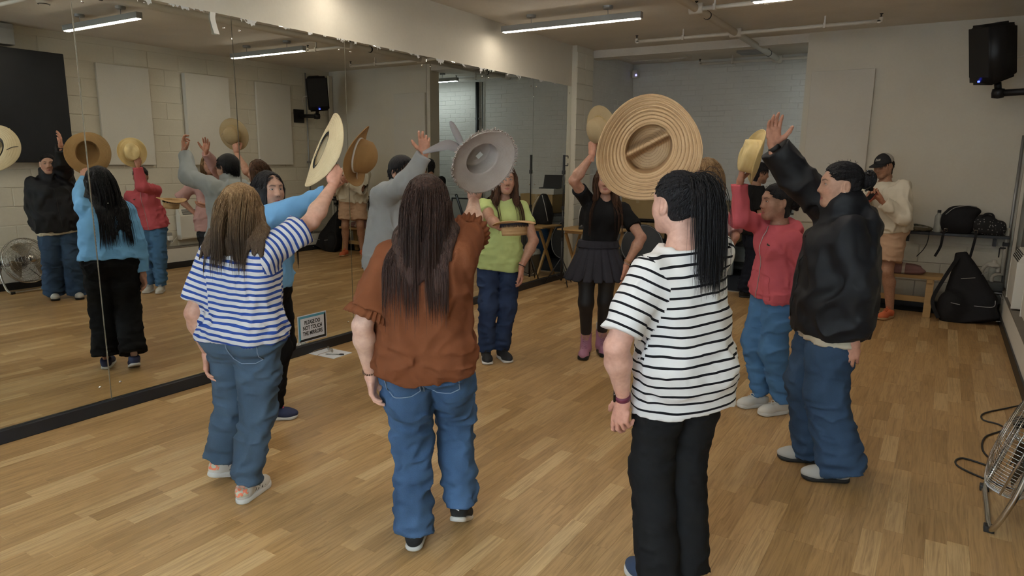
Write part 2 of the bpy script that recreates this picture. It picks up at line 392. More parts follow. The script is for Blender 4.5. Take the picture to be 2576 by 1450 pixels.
# pilaster of painted blocks -------------------------------------------
def blocks(parent, name, m, origin, ux, uz, nrmv, W_, H_, bw, bh, th, off=.5, gap=.008, pick=None, limit=300, stuff='block_field', jitter=.002, cut=None):
    """courses of blocks on the plane origin + ux*a + uz*b, standing proud of the joints by th"""
    ux, uz, nv = (np.array(a, float) for a in (ux, uz, nrmv)); Fm = np.stack([ux, nv, uz], 1)
    bm = bmesh.new(); bmesh.ops.create_cube(bm, size=1); g_ = [e_ for e_ in bm.edges if all(v.co.y > 0 for v in e_.verts)]
    for v in bm.verts: v.co = (v.co.x * (bw - gap), v.co.y * th, v.co.z * (bh - gap))
    bmesh.ops.bevel(bm, geom=g_, offset=.004, segments=1, affect='EDGES'); me = bpy.data.meshes.new(name); bm.to_mesh(me); bm.free(); me.materials.append(m)
    rest = []; k = 0; cand = []
    for j in range(int(math.ceil(H_ / bh))):
        zc = (j + .5) * bh; o_ = off * bw * (j % 2)
        for i in range(-1, int(math.ceil(W_ / bw)) + 1):
            a0, a1 = max(0, i * bw + o_), min(W_, (i + 1) * bw + o_)
            if a1 - a0 < .05 or zc > H_: continue
            cand.append(((a0 + a1) / 2, zc, (a1 - a0) / bw))
    if cut: cand = [c_ for c_ in cand if not cut(*c_)]
    if pick: cand.sort(key=lambda c_: not pick(*c_))
    sel = [c_ for c_ in cand if (pick is None or pick(*c_))][:limit]; ss = set(id(c_) for c_ in sel)
    for a, zc, sc in sel:
        o = bpy.data.objects.new(name, me); COL.objects.link(o); o.parent = parent
        pos = np.array(origin) + ux * a + uz * zc + nv * (random.uniform(-jitter, jitter))
        Mx = Matrix(m4(Fm * np.array([[sc * (1 if sc > .99 else 1), 1, min(1, (H_ - (zc - bh / 2)) / bh)]]), pos).tolist()); o.matrix_local = Mx
    rest = [c_ for c_ in cand if id(c_) not in ss]
    if rest:
        b = MB()
        for a, zc, sc in rest:
            pos = np.array(origin) + ux * a + uz * zc + nv * (random.uniform(-jitter, jitter)); w2, h2, t2, c = (bw * sc - gap) / 2, (bh - gap) / 2, th / 2, .004
            v = np.array([(-w2, -t2, -h2), (w2, -t2, -h2), (w2, -t2, h2), (-w2, -t2, h2), (-w2, t2 - c, -h2), (w2, t2 - c, -h2), (w2, t2 - c, h2), (-w2, t2 - c, h2), (-w2 + c, t2, -h2 + c), (w2 - c, t2, -h2 + c), (w2 - c, t2, h2 - c), (-w2 + c, t2, h2 - c)])
            f_ = [(8, 9, 10, 11)] + [(q, (q + 1) % 4, 4 + (q + 1) % 4, 4 + q) for q in range(4)] + [(4 + q, 4 + (q + 1) % 4, 8 + (q + 1) % 4, 8 + q) for q in range(4)]
            b.raw(v @ Fm.T + pos, np.array(f_))
        tag(b.build(stuff, m, parent), kind='stuff')
pil = slab('pillar', (-4.6, 8.372, 0), (-4.28, 8.86, CZ), M_WALL); pil['kind'] = 'structure'
blocks(pil, 'block', M_WALL, (-4.279, 8.372, 0), (0, 1, 0), (0, 0, 1), (1, 0, 0), .488, CZ, .244, .2, .02, 0, .006)
# alcove ---------------------------------------------------------------
al = slab('wall_alcove_left', (-4.6, 8.86, 0), (-4.345, ABW, CZ), M_BRICK)
blocks(al, 'brick', M_BRICK, (-4.344, 8.86, 0), (0, 1, 0), (0, 0, 1), (1, 0, 0), ABW - 8.86, CZ, .225, .078, .004, gap=.005, pick=lambda a, z, s_: 1.0 < z < 2.6, limit=300, stuff='brick_field')
ab = slab('wall_alcove_back', (-4.6, ABW, 0), (RW, ABW + .2, CZ), M_BRICK)
blocks(ab, 'brick', M_BRICK, (-4.345, ABW - .001, 0), (1, 0, 0), (0, 0, 1), (0, -1, 0), RW + 4.345, CZ, .225, .078, .004, gap=.005, pick=lambda a, z, s_: 1.7 < a < 4.0 and 1.0 < z < 2.75, limit=300, stuff='brick_field')
slab('wall_alcove_right', (RW - .02, 9.1, 0), (RW + .2, ABW, CZ), M_BRICK)
slab('beam_1', (MX, 8.9, 2.98), (-1.53, 9.12, CZ), M_CEIL)
# back wall with plastered upper part and block courses below the shelf
bw = slab('wall_back', (-1.53, BW, 0), (RW + .2, BW + .2, CZ), M_PLASTER)
blocks(bw, 'block', M_WALL, (-1.53, BW - .001, .09), (1, 0, 0), (0, 0, 1), (0, -1, 0), RW + 1.53, .79, .45, .21, .018)
slab('wall_upper_back', (-1.53, BW - .03, .90), (RW, BW, CZ), M_PLASTER)
slab('baseboard_back', (-1.53, BW - .028, 0), (PL, BW, .085), M_BLACK, bev=.003)
# right wall: plinth, ledge and block courses
wr_ = slab('wall_right', (RW, RY, 0), (RW + .2, BW, CZ), M_WALL)
blocks(wr_, 'block', M_WALL, (RW - .001, RY, .30), (0, 1, 0), (0, 0, 1), (-1, 0, 0), BW - RY, CZ - .30, .45, .225, .012, pick=lambda a, z, s_: a > 4.6, limit=300, jitter=.003)
slab('trim_2', (PL, RY, 0), (RW, BW, .285), M_SKIRTW)
slab('trim_3', (PL - .002, RY, .285), (RW, BW, .30), M_DUST)
slab('baseboard_right', (PL - .016, RY, 0), (PL - .002, BW, .09), M_BLACK, bev=.003)
# wall behind the camera with a window
for a, b_ in (((MX - .1, RY - .2, 0), (-1.95, RY, CZ)), ((.15, RY - .2, 0), (RW + .1, RY, CZ)), ((-1.95, RY - .2, 0), (.15, RY, 1.0)), ((-1.95, RY - .2, 2.3), (.15, RY, CZ))):
    slab('wall_front', a, b_, M_PLASTER)
wn = empty('window_1', (-.9, RY - .08, 1.0)); wn['kind'] = 'structure'
b = MB()
for x in (-1.05, 0, 1.05): b.box((x - .03, -.04, 0), (x + .03, .04, 1.3))
b.box((-1.05, -.04, 0), (1.05, .04, .06)).box((-1.05, -.04, 1.24), (1.05, .04, 1.3)); b.build('window_frame', M_SKIRTW, wn)
M_GLASS = mat('window_glass', (1, 1, 1), .0); M_GLASS.node_tree.nodes['Principled BSDF'].inputs['Transmission Weight'].default_value = 1
for x in (-1.02, .03): MB().box((x, -.006, .06), (x + .99, .0, 1.24)).build('pane', M_GLASS, wn)

# ================================================================ PEOPLE
UP = V3(0, 0, 1)
def dirv(deg, el=0): return V3(math.cos(R(deg)) * math.cos(R(el)), math.sin(R(deg)) * math.cos(R(el)), math.sin(R(el)))
def ik(a, c, l1, l2, pole):
    v = c - a; d = np.linalg.norm(v); m = (l1 + l2) * .995
    if d > m: c = a + v / d * m; d = m
    ax = (c - a) / d; x = (l1 * l1 - l2 * l2 + d * d) / (2 * d); y = math.sqrt(max(l1 * l1 - x * x, 0))
    pl = np.asarray(pole, float) - a; pl = nrm(pl - ax * (pl @ ax))
    return a + ax * x + pl * y, c

# ---- head in its own frame: x right, y forward, z up, centre of the skull at the origin
def head_sdf(q, male=False, detail=True):
    x = np.abs(q[:, 0]); qm = q.copy(); qm[:, 0] = x
    d = ell(q, (0, -.012, .03), (.074, .093, .083))
    d = smin(d, ell(q, (0, .028, -.035), (.0585 if not male else .062, .062, .076)), .05)
    d = smin(d, ell(qm, (.034, .046, -.03), (.028, .03, .034)), .03)
    d = smin(d, ell(q, (0, .066, -.094), (.022, .019, .018)), .035)
    d = smin(d, rc(qm, (.05, .0, -.055), (.02, .06, -.09), .018, .015), .03)
    d = smin(d, rc(q, (0, -.03, -.05), (0, -.04, -.17), .05, .052), .04)
    if not detail: return d
    d = smin(d, rc(qm, (.008, .0755, .03), (.044, .062, .032), .0105, .009), .02)
    d = smax(d, -ell(qm, (.031, .094, .008), (.0165, .016, .0115)), .016)
    d = smin(d, ell(qm, (.0305, .0665, .006), (.0165, .0155, .0125)), .006)
    d = smax(d, -ell(qm, (.0305, .0845, .0055), (.0128, .012, .0037)), .003)
    nose = rc(q, (0, .079, .014), (0, .1005, -.027), .007, .0098)
    nose = smin(nose, ell(qm, (.0115, .0905, -.031), (.0088, .0105, .0078)), .008)
    d = smin(d, nose, .014)
    d = smax(d, -ell(qm, (.0062, .096, -.0395), (.0036, .005, .0035)), .003)
    d = smin(d, rc(qm, (0, .0855, -.0615), (.016, .0795, -.0645), .0052, .0035), .005)
    d = smin(d, rc(qm, (0, .0845, -.0715), (.013, .0795, -.0695), .0062, .004), .005)
    d = smax(d, -rc(qm, (0, .0935, -.0662), (.02, .083, -.0668), .0016, .0012), .002)
    # ears
    e = ell(qm, (.0775, -.012, -.006), (.0095, .019, .032))
    e = smax(e, -ell(qm, (.087, -.008, -.003), (.008, .012, .021)), .006)
    e = smin(e, ell(qm, (.076, .0, -.03), (.008, .009, .011)), .008)
    return smin(d, e, .01)
_HZ = [-.12, -.09, -.05, -.02, .02, .05, .075, .1, .14]
_HY = [-.03, -.022, -.005, .016, .047, .066, .073, .2, .2]
def hair_zone(q, hi=0.):
    return q[:, 1] - np.interp(q[:, 2] - hi, _HZ, _HY)     # < 0 where hair grows
def skin_cols(v, base, male, h=.003):
    c = np.tile(np.array(base, float), (len(v), 1))
    q = v; x = np.abs(q[:, 0])
    def blend(m, col): c[:] = c * (1 - m[:, None]) + np.array(col) * m[:, None]
    sm = lambda d, w: np.clip(.5 - d / w, 0, 1)
    qm = q.copy(); qm[:, 0] = x
    blend(.35 * sm(ell(qm, (.045, .07, -.03), (.022, .03, .02)), .02), np.array(base) * (1.05, .78, .74))
    blend(.3 * sm(ell(q, (0, .1, -.03), (.018, .02, .014)), .02), np.array(base) * (1.02, .8, .76))
    q2 = qm.copy(); q2[:, 1] = 0; fr_ = q[:, 1] > .045
    r2 = lambda a, b, r1_, r2_: np.where(fr_, rc(q2, (a[0], 0, a[1]), (b[0], 0, b[1]), r1_, r2_), 1.)
    lip = np.minimum(r2((0, -.0625), (.0195, -.0655), .0056, .002), r2((0, -.0712), (.017, -.0685), .0062, .002))
    blend((.55 if male else .85) * sm(lip, .003), (.36, .12, .11) if not male else np.array(base) * (.85, .62, .6))
    blend(.7 * sm(r2((0, -.0664), (.021, -.0672), .0012, .0006), .003), (.10, .03, .03))
    brow = np.minimum(r2((.013, .0265), (.034, .0315), .0036, .0032), r2((.034, .0315), (.048, .0255), .0032, .0012))
    blend(.8 * sm(brow, .004), (.022, .015, .012))
    lash = np.minimum(r2((.0175, .0065), (.03, .0102), .0014, .0018), r2((.03, .0102), (.0455, .0058), .0018, .0012))
    blend(.95 * sm(lash, .0022), (.015, .01, .009))
    blend(.35 * sm(r2((.018, .003), (.044, .004), .006, .006), .01), np.array(base) * (.62, .5, .48))
    blend(.8 * sm(ell(qm, (.0062, .096, -.04), (.004, .006, .004)), .003), (.09, .03, .025))
    if male:
        st = np.minimum(rc(qm, (0, .075, -.095), (.045, .035, -.075), .024, .02), rc(qm, (0, .09, -.052), (.022, .08, -.058), .006, .006))
        blend(.45 * sm(st, .014), (.05, .035, .03))
    return c

# ---- hand: y along the fingers, z towards the back of the hand, thumb at -x (right hand, m=1)
POSE = dict(relaxed=((.35, .45, .3), .06, (.35, .3), 0), open=((.12, .15, .1), .14, (.75, .1), 0), wave=((.22, .3, .2), .045, (.9, .2), 0),
            grip=((.95, .75, .4), .03, (.25, .35), .55), fist=((1.25, 1.35, .7), .0, (.2, .7), .5), pinch=((.75, .35, .2), .03, (.15, .3), .75), curl=((.55, .95, .6), .08, (.95, .1), 0.1))
def hand_sdf_fn(m, pose, s):
    (c1, c2, c3), spread, (tout, tb), topp = POSE[pose]
    F = []
    base = [(-.029, .088, .0045), (-.0095, .094, .006), (.0105, .090, .005), (.0285, .080, .001)]
    ln = [.070, .078, .072, .056]; rr = [.0088, .0092, .0087, .0076]
    for i in range(4):
        b = np.array(base[i]); a = 0; pts = [b - V3(0, .035, .004), b]; k = 1 + .12 * (i - 1) * (pose in ('relaxed', 'wave', 'curl'))
        if pose == 'curl' and i == 0: k = .25
        if pose == 'curl' and i == 1: k = .6
        sp = spread * (i - 1.4)
        for c, fr in zip((c1 * k, c2 * k, c3), (.44, .31, .25)):
            a += c
            dv = V3(math.sin(sp) * math.cos(a), math.cos(sp) * math.cos(a), -math.sin(a))
            pts.append(pts[-1] + dv * ln[i] * fr)
        F.append((np.array(pts), [rr[i] * 1.1, rr[i] * 1.08, rr[i], rr[i] * .92, rr[i] * .78]))
    tp = [V3(-.018, .022, -.006)]
    td = nrm(V3(-math.sin(tout) - .15, math.cos(tout), -.25 - topp * 1.1))
    t2 = nrm(td + V3(tb * .8 * (1 - topp), .35, -.25 * tb - .2 * topp)); t3 = nrm(t2 + V3(tb * .7, .2, -.15))
    tp += [tp[0] + td * .043]; tp += [tp[1] + t2 * .034]; tp += [tp[2] + t3 * .026]
    tp = np.array(tp); tr = [.0155, .0125, .0108, .0085]
    def f(p):
        q = p / s
        q = q * np.array([m, 1, 1.])
        d = rc(q, (-.016, .022, 0), (-.022, .082, .001), .0155, .0125)
        d = smin(d, rc(q, (0, .012, 0), (-.004, .086, .003), .0175, .0135), .018)
        d = smin(d, rc(q, (.012, .018, -.001), (.022, .076, .0), .016, .0118), .018)
        d = smin(d, rc(q, (0, -.05, 0), (0, .012, 0), .0175, .0192), .02)
        d = smin(d, ell(q, (-.022, .04, -.009), (.014, .026, .013)), .012)
        fg = None
        for pts, rs in F:
            e = chain(q, pts, rs, .004); fg = e if fg is None else np.minimum(fg, e)
        d = smin(d, fg, .007)
        d = smin(d, chain(q, tp, tr, .006), .008)
        return d * s
    return f

def shoe_parts(style, s):
    hi = dict(sneaker=.085, boot=.19, trainer=.08)[style]; th = dict(sneaker=.028, boot=.034, trainer=.022)[style]
    def upper(p):
        q = p / s
        d = ell(q, (0, .048, .05), (.036, .046, .055))
        d = smin(d, ell(q, (0, .185, .035), (.042, .062, .032 if style != 'boot' else .037)), .03)
        d = smin(d, rc(q, (0, .065, .06), (0, .165, .038), .036, .034), .03)
        if style == 'boot': d = smin(d, rc(q, (0, .052, .06), (0, .046, .23), .043, .048), .03)
        d = smax(d, q[:, 2] - hi - .02 * np.clip((q[:, 1] - .05) / .06, -1, 1) * (style != 'boot'), .006)
        return np.maximum(d, .012 - q[:, 2]) * s
    def sole(p):
        q = p / s
        a = V3(0, .042, 0); b = V3(.0, .198, 0); q2 = q.copy(); q2[:, 2] = 0
        d2 = rc(q2, a, b, .0375, .0455)
        tz = .010 * np.clip((q[:, 1] - .19) / .06, 0, 1) ** 2
        return (smax(d2, np.abs(q[:, 2] - tz - th / 2) - th / 2, .008)) * s
    return upper, sole

SKIN_CACHE = {}
def make_person(P):
    H = P['H']; s = H / 1.6; g = P.get('g', 1.0); male = P.get('male', False); hs = P.get('hs', .935 if not male else 1.0)
    base = np.array([P['pel'][0], P['pel'][1], 0.]); res = P.get('res', 1.0)
    W = lambda v: np.asarray(v, float) - base
    root = None
    yaw, hyaw = P['yaw'], P.get('hyaw', P['yaw'])
    f = dirv(yaw); r = V3(f[1], -f[0], 0); fh = dirv(hyaw); rh = V3(fh[1], -fh[0], 0)
    hd = W(P['hd'])
    hf = dirv(P.get('hy', yaw), -P.get('hp', 0)); hr = nrm(np.cross(hf, UP))
    hu = np.cross(hr, hf); ro = R(P.get('hr', 0)); hr, hu = hr * math.cos(ro) + hu * math.sin(ro), hu * math.cos(ro) - hr * math.sin(ro)
    RH = np.stack([hr, hf, hu], 1)                     # local -> world columns
    pel = np.array([0, 0, P.get('pz', .885 * s)])
    nb = hd - UP * .155 * s - hf * V3(1, 1, 0) * .035 * s - f * .005
    up = nrm(nb - pel); L = np.linalg.norm(nb - pel)
    r = nrm(r - up * (r @ up)); f = np.cross(up, r)
    sh, el, wr = {}, {}, {}
    sw = P.get('sw', .155 if not male else .185)
    for k, sg in (('R', 1), ('L', -1)):
        if k not in P: continue
        w = W(P[k][0]); j = nb - up * .072 * s + sg * r * sw * s
        if w[2] > j[2]: j = j + up * .045 * s - sg * r * .012 * s
        if 'sd' in P and k in P['sd']: j = j + np.array(P['sd'][k])
        sh[k] = j
        el[k], wr[k] = ik(j, w, .272 * s, .238 * s, W(P[k][1]))
    hip, kn, an, foot = {}, {}, {}, {}
    for k, sg in (('R', 1), ('L', -1)):
        hip[k] = pel - UP * .025 * s + sg * rh * .083 * s
        fx, fy, fyaw, lift = P['feet'][k][:4]; fz = P['feet'][k][4] if len(P['feet'][k]) > 4 else 0.
        fd = dirv(fyaw); fr = V3(fd[1], -fd[0], 0)
        a = R(lift); FM = np.stack([fr, fd * math.cos(a) - UP * math.sin(a), UP * math.cos(a) + fd * math.sin(a)], 1)
        ball = W((fx, fy, fz)) + fd * .13 * s; o = ball - FM @ V3(0, .185 * s, 0.0)
        if lift > 0: o = o + UP * 0.0
        foot[k] = (FM, o); an[k] = o + FM @ (V3(0, .052, .085) * s)
        kd = P.get('kd', {}).get(k, None)
        kn[k], _ = ik(hip[k], an[k], .40 * s, .392 * s, hip[k] + (dirv(kd) if kd is not None else fd * .6 + fh * .6) * 2 - UP)
    J = dict(base=base, s=s, g=g, f=f, r=r, up=up, nb=nb, pel=pel, sh=sh, el=el, wr=wr, hip=hip, kn=kn, an=an, foot=foot, RH=RH, hd=hd, rh=rh, fh=fh, L=L, hs=hs, male=male, hf=hf)
    skin = P.get('skin', (.42, .24, .16))
    # ---------------- body
    bt = P.get('bt', 1.0)
    prof = [(-.22, .10, .09, 0), (0, .155, .105, 0), (.25, .122, .088, 0), (.5, .13, .094, 0), (.75, .145, .1, 0), (.88, .14, .08, 0), (.97, .085, .06, 0), (1.02, .045, .05, 0)]
    prof = [(t, w * s * g * bt, d * s * g * bt, o) for t, w, d, o in prof]
    def arm(p, k):
        a, e, w = sh[k], el[k], wr[k]; m = e + (w - e) * .28; ag = P.get('ag', 1.0) * s * (.93 + .07 * g)
        d = chain(p, [a, a + (e - a) * .45, e], [.05 * ag, .045 * ag, .0365 * ag], .02)
        return smin(d, chain(p, [e, m, w], [.037 * ag, .041 * ag, .0225 * s], .02), .02)
    def leg(p, k):
        h, q, a = hip[k], kn[k], an[k]; c = q + (a - q) * .3 - fh * .018 * s; lg = s * P.get('lg', 1.0)
        d = chain(p, [h, h + (q - h) * .5, q], [.083 * lg, .072 * lg, .052 * lg], .03)
        return smin(d, chain(p, [q, c, a], [.052 * lg, .054 * lg, .034 * lg], .03), .03)
    def body(p):
        d = loft(p, pel, nb, prof, rh, r)
        for k in sh: d = smin(d, rc(p, sh[k], sh[k] + (el[k] - sh[k]) * .2, .05 * s, .048 * s), .05)
        d = smin(d, rc(p, nb - up * .05 * s, hd - hu * .07 * hs - hf * .03, .062 * s, .05 * hs), .03)
        dl = np.minimum(leg(p, 'R'), leg(p, 'L'))
        return smin(d, dl, .03)
    pts = np.array([hd, nb, pel] + list(el.values()) + list(wr.values()) + list(kn.values()) + list(an.values()) + list(sh.values()))
    parts = []; cols = []
    lo, hi = np.minimum(pts.min(0), pel - .25) , np.maximum(pts.max(0), pel + .25)
    lo = np.array([min(lo[0], -.26), min(lo[1], -.26), -.02]); hi = np.array([max(hi[0], .26), max(hi[1], .26), hd[2]])
    v, q = mesh_sdf(body, lo - .05, hi, .0125 * res); parts.append((v, q)); cols.append(np.tile(skin, (len(v), 1)))
    for k in sh:
        a3 = np.array([sh[k], el[k], wr[k]])
        v, q = mesh_sdf(lambda p: arm(p, k), a3.min(0) - .07, a3.max(0) + .07, .0065 * res); parts.append((v, q))
        e = np.exp(-((v - el[k]) ** 2).sum(1) / .0025)[:, None] * .25
        ed = np.exp(-((v - wr[k]) ** 2).sum(1) / .0036)[:, None]
        cols.append(np.tile(skin, (len(v), 1)) * (1 - e * np.array([.1, .5, .5])) * (1 - ed + ed * np.array([1.06, .92, .9])))
    if P.get('legskin'):
        for k in hip:
            a3 = np.array([hip[k], kn[k], an[k]]); v, q = mesh_sdf(lambda p: leg(p, k), a3.min(0) - .1, a3.max(0) + .07, .008 * res); parts.append((v, q)); cols.append(np.tile(skin, (len(v), 1)))
    hh = P.get('hres', .0032)
    v, q = mesh_sdf(lambda p: head_sdf(p, male), (-.1, -.12, -.14), (.1, .125, .125), hh)
    cols.append(skin_cols(v, skin, male)); parts.append(((v * hs) @ RH.T + hd, q))
    for k, sg in (('R', 1), ('L', -1)):
        if k not in sh: continue
        fd, pn, pose = nrm(P[k][2]), np.asarray(P[k][3], float), P[k][4]
        pn = nrm(pn - fd * (pn @ fd)); Z = -pn; X = np.cross(fd, Z); RM = np.stack([X, fd, Z], 1)
        hsz = s * P.get('hand', .98)
        v, q = mesh_sdf(hand_sdf_fn(sg, pose, hsz), (-.1, -.045, -.11), (.1, .19, .06), .0034 * max(1, res * .9))
        v = v @ RM.T + wr[k]; parts.append((v, q)); cols.append(np.tile(np.array(skin) * np.array([1.06, .92, .9]), (len(v), 1)))
        J['hand' + k] = RM
    v, q = join_np(parts); me = np_mesh('person', v, q); cattr(me, 'Col', np.concatenate(cols))
    root = link('person', me, M_SKIN, loc=base); tag(root, P['label'], 'person', 'dancers holding hats' if P.get('grp') else None)
    # eyes
    if P.get('eyes', True):
        for sg in (1, -1):
            ev, ef = lathe([(.0118 * math.sin(a), -.0118 * math.cos(a)) for a in np.linspace(.02, math.pi - .02, 12)], 16)
            ey = ev @ frame(V3(0, 1, .0)).T
            cc = np.tile((.62, .58, .54), (len(ev), 1)).astype(float); an_ = np.arccos(np.clip(ev[:, 2] / .0118, -1, 1))
            cc[an_ < .58] = (.022, .012, .008); 
            ey = (ey + V3(sg * .0305, .0695, .006)) * hs
            m2 = np_mesh('eye', ey @ RH.T + hd, ef); cattr(m2, 'Col', cc); link('eye', m2, M_EYE, root)
    J['root'] = root
    return J

# ---------------- garments
def fold_noise(p, fr, amp, seed=0., ridged=True):
    q = p * np.asarray(fr) + seed
    w = vnoise(q * .5 + 3.1)[:, None] * np.array([.5, .5, .5]); q = q + w
    n = vnoise(q) + .55 * vnoise(q * 2.1 + 7.3)
    if ridged: n = .6 - np.abs(n) * 1.7
    return amp * 1.9 * np.maximum(n, -.5)
def shirt(J, name, m, hem=-.28, tuck=True, w=None, sleeve='short', frac=.62, sr=(.058, .07), lr=(.058, .056, .047), neck=.062, fold=.004, bust=.06, extra=(), res=1.0, label=None, fr=(11, 11, 5), zfold=None, hemcut=None, cuff=0., only=None, sleeves=None):
    s, g = J['s'], J['g']; A = J['pel']; B = J['nb'] + J['up'] * .012; L = np.linalg.norm(B - A); ax = (B - A) / L
    w = w or [(-.35, .185, .13), (0, .178, .128), (.25, .158, .115), (.5, .16, .118), (.72, .168, .12), (.84, .165, .105), (.93, .125, .09), (1.0, .08, .08)]
    prof = [(t, a * s * g, b * s * g, o[0] if o else 0) for t, a, b, *o in w]
    prof = [(hem, np.interp(hem, [x[0] for x in prof], [x[1] for x in prof]), np.interp(hem, [x[0] for x in prof], [x[2] for x in prof]), 0)] + [x for x in prof if x[0] > hem]
    sl = sleeves or {}
    def sleeve_sdf(p, k):
        a, e, wq = J['sh'][k], J['el'][k], J['wr'][k]; st = sl.get(k, sleeve); fr_ = frac[k] if isinstance(frac, dict) else frac
        a0 = a - (e - a) * .05
        if st == 'short':
            end = a + (e - a) * fr_; dr = nrm(e - a)
            d = rc(p, a0, end + dr * .05, sr[0] * s * g ** .5, sr[1] * s * g ** .5)
            return np.maximum(d, (p - end) @ dr)
        m_ = e + (wq - e) * .5
        end = wq + (wq - e) * (fr_ - 1 if st == 'long' and fr_ > .8 else 0); dr = nrm(wq - e)
        d = chain(p, [a0, e], [lr[0] * s * g ** .5, lr[1] * s * g ** .5]); d2 = chain(p, [e, m_, end + dr * .03], [lr[1] * s * g ** .5, (lr[1] + lr[2]) * .52 * s, lr[2] * s])
        d = smin(d, d2, .03)
        if cuff: d = smin(d, rc(p, end - dr * .05, end + dr * .03, (lr[2] - cuff) * s, (lr[2] - cuff) * s), .006) if cuff < 0 else d
        return np.maximum(d, (p - end) @ dr)
    def torso(p):
        d = loft(p, A, B, prof, J['rh'], J['r'], 2.3)
        if bust:
            for sg in (1, -1):
                d = smin(d, ell(p, A + ax * L * .66 + sg * J['r'] * .066 * s + J['f'] * .075 * s * g, np.array([1, 1, 1.]) * bust * s), .06)
        return d
    def fn(p):
        d = torso(p)
        if tuck and 'tr_fn' in J: d = smin(d, J['tr_fn'](p) - .005 - fold * .95, .02)
        for e in extra: d = smin(d, e(p, J), .025)
        t = (p - A) @ ax
        hc = hem * L + .004 * np.sin(14 * (p @ J['rh']))
        if hemcut: hc = hc + hemcut(p, J)
        d = np.maximum(d, hc - t)
        for k in J['sh']: d = smin(d, sleeve_sdf(p, k), .035)
        d = smax(d, -rc(p, J['nb'] - J['up'] * .012 * s, J['nb'] + J['up'] * .2 + J['hf'] * .03, neck * s, neck * 1.15 * s), .012)
        return d - fold_noise(p, fr, fold, J['base'][0] * 3) - (fold_noise(p, zfold[0], zfold[1], 5.) if zfold else 0)
    pts = np.array([B, A + ax * hem * L] + list(J['sh'].values()) + list(J['el'].values()) + list(J['wr'].values()))
    lo = np.minimum(pts.min(0), A - .27 * g); hi = np.maximum(pts.max(0), A + V3(.27 * g, .27 * g, 0))
    lo[2] = min(pts[:, 2].min() , (A + ax * hem * L)[2]) - .08; hi[2] += .08
    v, q = mesh_sdf(fn, lo - .06, hi + .06, .0072 * res)
    me = np_mesh(name, v, q)
    dt = torso(v); ds = {k: sleeve_sdf(v, k) for k in J['sh']}
    msk = np.zeros(len(v)); cs = np.zeros(len(v))
    for k in J['sh']:
        dr = nrm(J['el'][k] - J['sh'][k]); tt = (v - J['sh'][k]) @ dr
        sgk = 1 if k == 'R' else -1; pn = nrm(sgk * J['r'] + .55 * dr); rel = v - J['sh'][k]
        arm_d = rc(v, J['sh'][k], J['el'][k], 0, 0)
        mm = (rel @ pn > -.012 * s) & (arm_d < .13 * s) & (ds[k] < dt + .03); msk[mm] = 1
        cs = np.where(((v - J['sh'][k]) ** 2).sum(1) < ((v - J['sh']['L' if k == 'R' else 'R']) ** 2).sum(1) if len(J['sh']) > 1 else True, tt, cs)
    fattr(me, 'st', (v - A) @ ax); fattr(me, 'ss', cs); fattr(me, 'sm', msk)
    fattr(me, 'sx', (v - A) @ J['r']); fattr(me, 'sf', (v - A) @ J['f'])
    J['shirt_fn'] = fn
    o = link(name, me, m, J['root']); 
    if label: o['label'] = label
    return o

def trousers(J, name, m, rad=(.098, .072, .064), waist=.16, hipw=(.172, .128), hem=1.0, fold=.005, res=1.0, fr=(9, 9, 16), label=None, glute=.095, hemk=None, waistw=(.15, .11)):
    s, g = J['s'], J['g']; up = UP; P0 = J['pel']; rh, fh = J['rh'], J['fh']
    gg = g ** .8
    prof = [(-.13, .09 * s, .085 * s, 0), (-.06, hipw[0] * .95 * s * gg, hipw[1] * s * gg, 0), (0, hipw[0] * s * gg, hipw[1] * s * gg, 0), (waist, waistw[0] * s * gg, waistw[1] * s * gg, 0)]
    A = P0; Bq = P0 + nrm(J['up'] + UP); ends = {}
    def leg(p, k):
        h, q, a = J['hip'][k], J['kn'][k], J['an'][k]; dr = nrm(a - q)
        hh = hem if not isinstance(hem, dict) else hem[k]
        if hh > 1e-6 and hh <= 1.2 and not name.startswith('shorts'):
            e = q + (a - q) * hh
            d = chain(p, [h, h + (q - h) * .5, q], [rad[0] * s * gg, (rad[0] + rad[1]) * .5 * s * gg, rad[1] * s], .03)
            d = smin(d, rc(p, q, e + dr * .06, rad[1] * s, rad[2] * s), .04)
            t = (p - q) @ dr
            d = d - .0045 * np.sin(t * 95 + 2 * np.sin(p[:, 0] * 20)) * np.clip((t - .2) / .15, 0, 1) * (fold > 0.004)
            return np.maximum(d, (p - e) @ dr)
        e = h + (q - h) * hh; dr = nrm(q - h)
        d = rc(p, h, q, rad[0] * s * gg, rad[2] * s)
        return np.maximum(d, (p - e) @ dr)
    def fn(p, plain=False):
        d = loft(p, A, Bq, prof, rh)
        for sg in (1, -1): d = smin(d, ell(p, P0 + sg * rh * .07 * s * g - fh * .045 * s * g - UP * .03 * s, np.array([1, 1, 1.05]) * glute * s), .06)
        dl = smin(leg(p, 'R'), leg(p, 'L'), .012)
        d = smin(d, dl, .045)
        if plain: return d
        return d - fold_noise(p, fr, fold, J['base'][1] * 5)
    pts = np.array([P0, P0 + .2] + list(J['kn'].values()) + list(J['an'].values()))
    lo = np.minimum(pts.min(0), P0 - .25 * g) - .1; hi = np.maximum(pts.max(0), P0 + .25 * g) + .1; lo[2] = max(lo[2], -.01); hi[2] = P0[2] + waist + .05
    v, q = mesh_sdf(fn, lo, hi, .0078 * res)
    me = np_mesh(name, v, q)
    fattr(me, 'sx', (v - P0) @ rh); fattr(me, 'sf', (v - P0) @ fh); fattr(me, 'st', v[:, 2] - P0[2])
    o = link(name, me, m, J['root']); J['tr_fn'] = fn
    if label: o['label'] = label
    return o

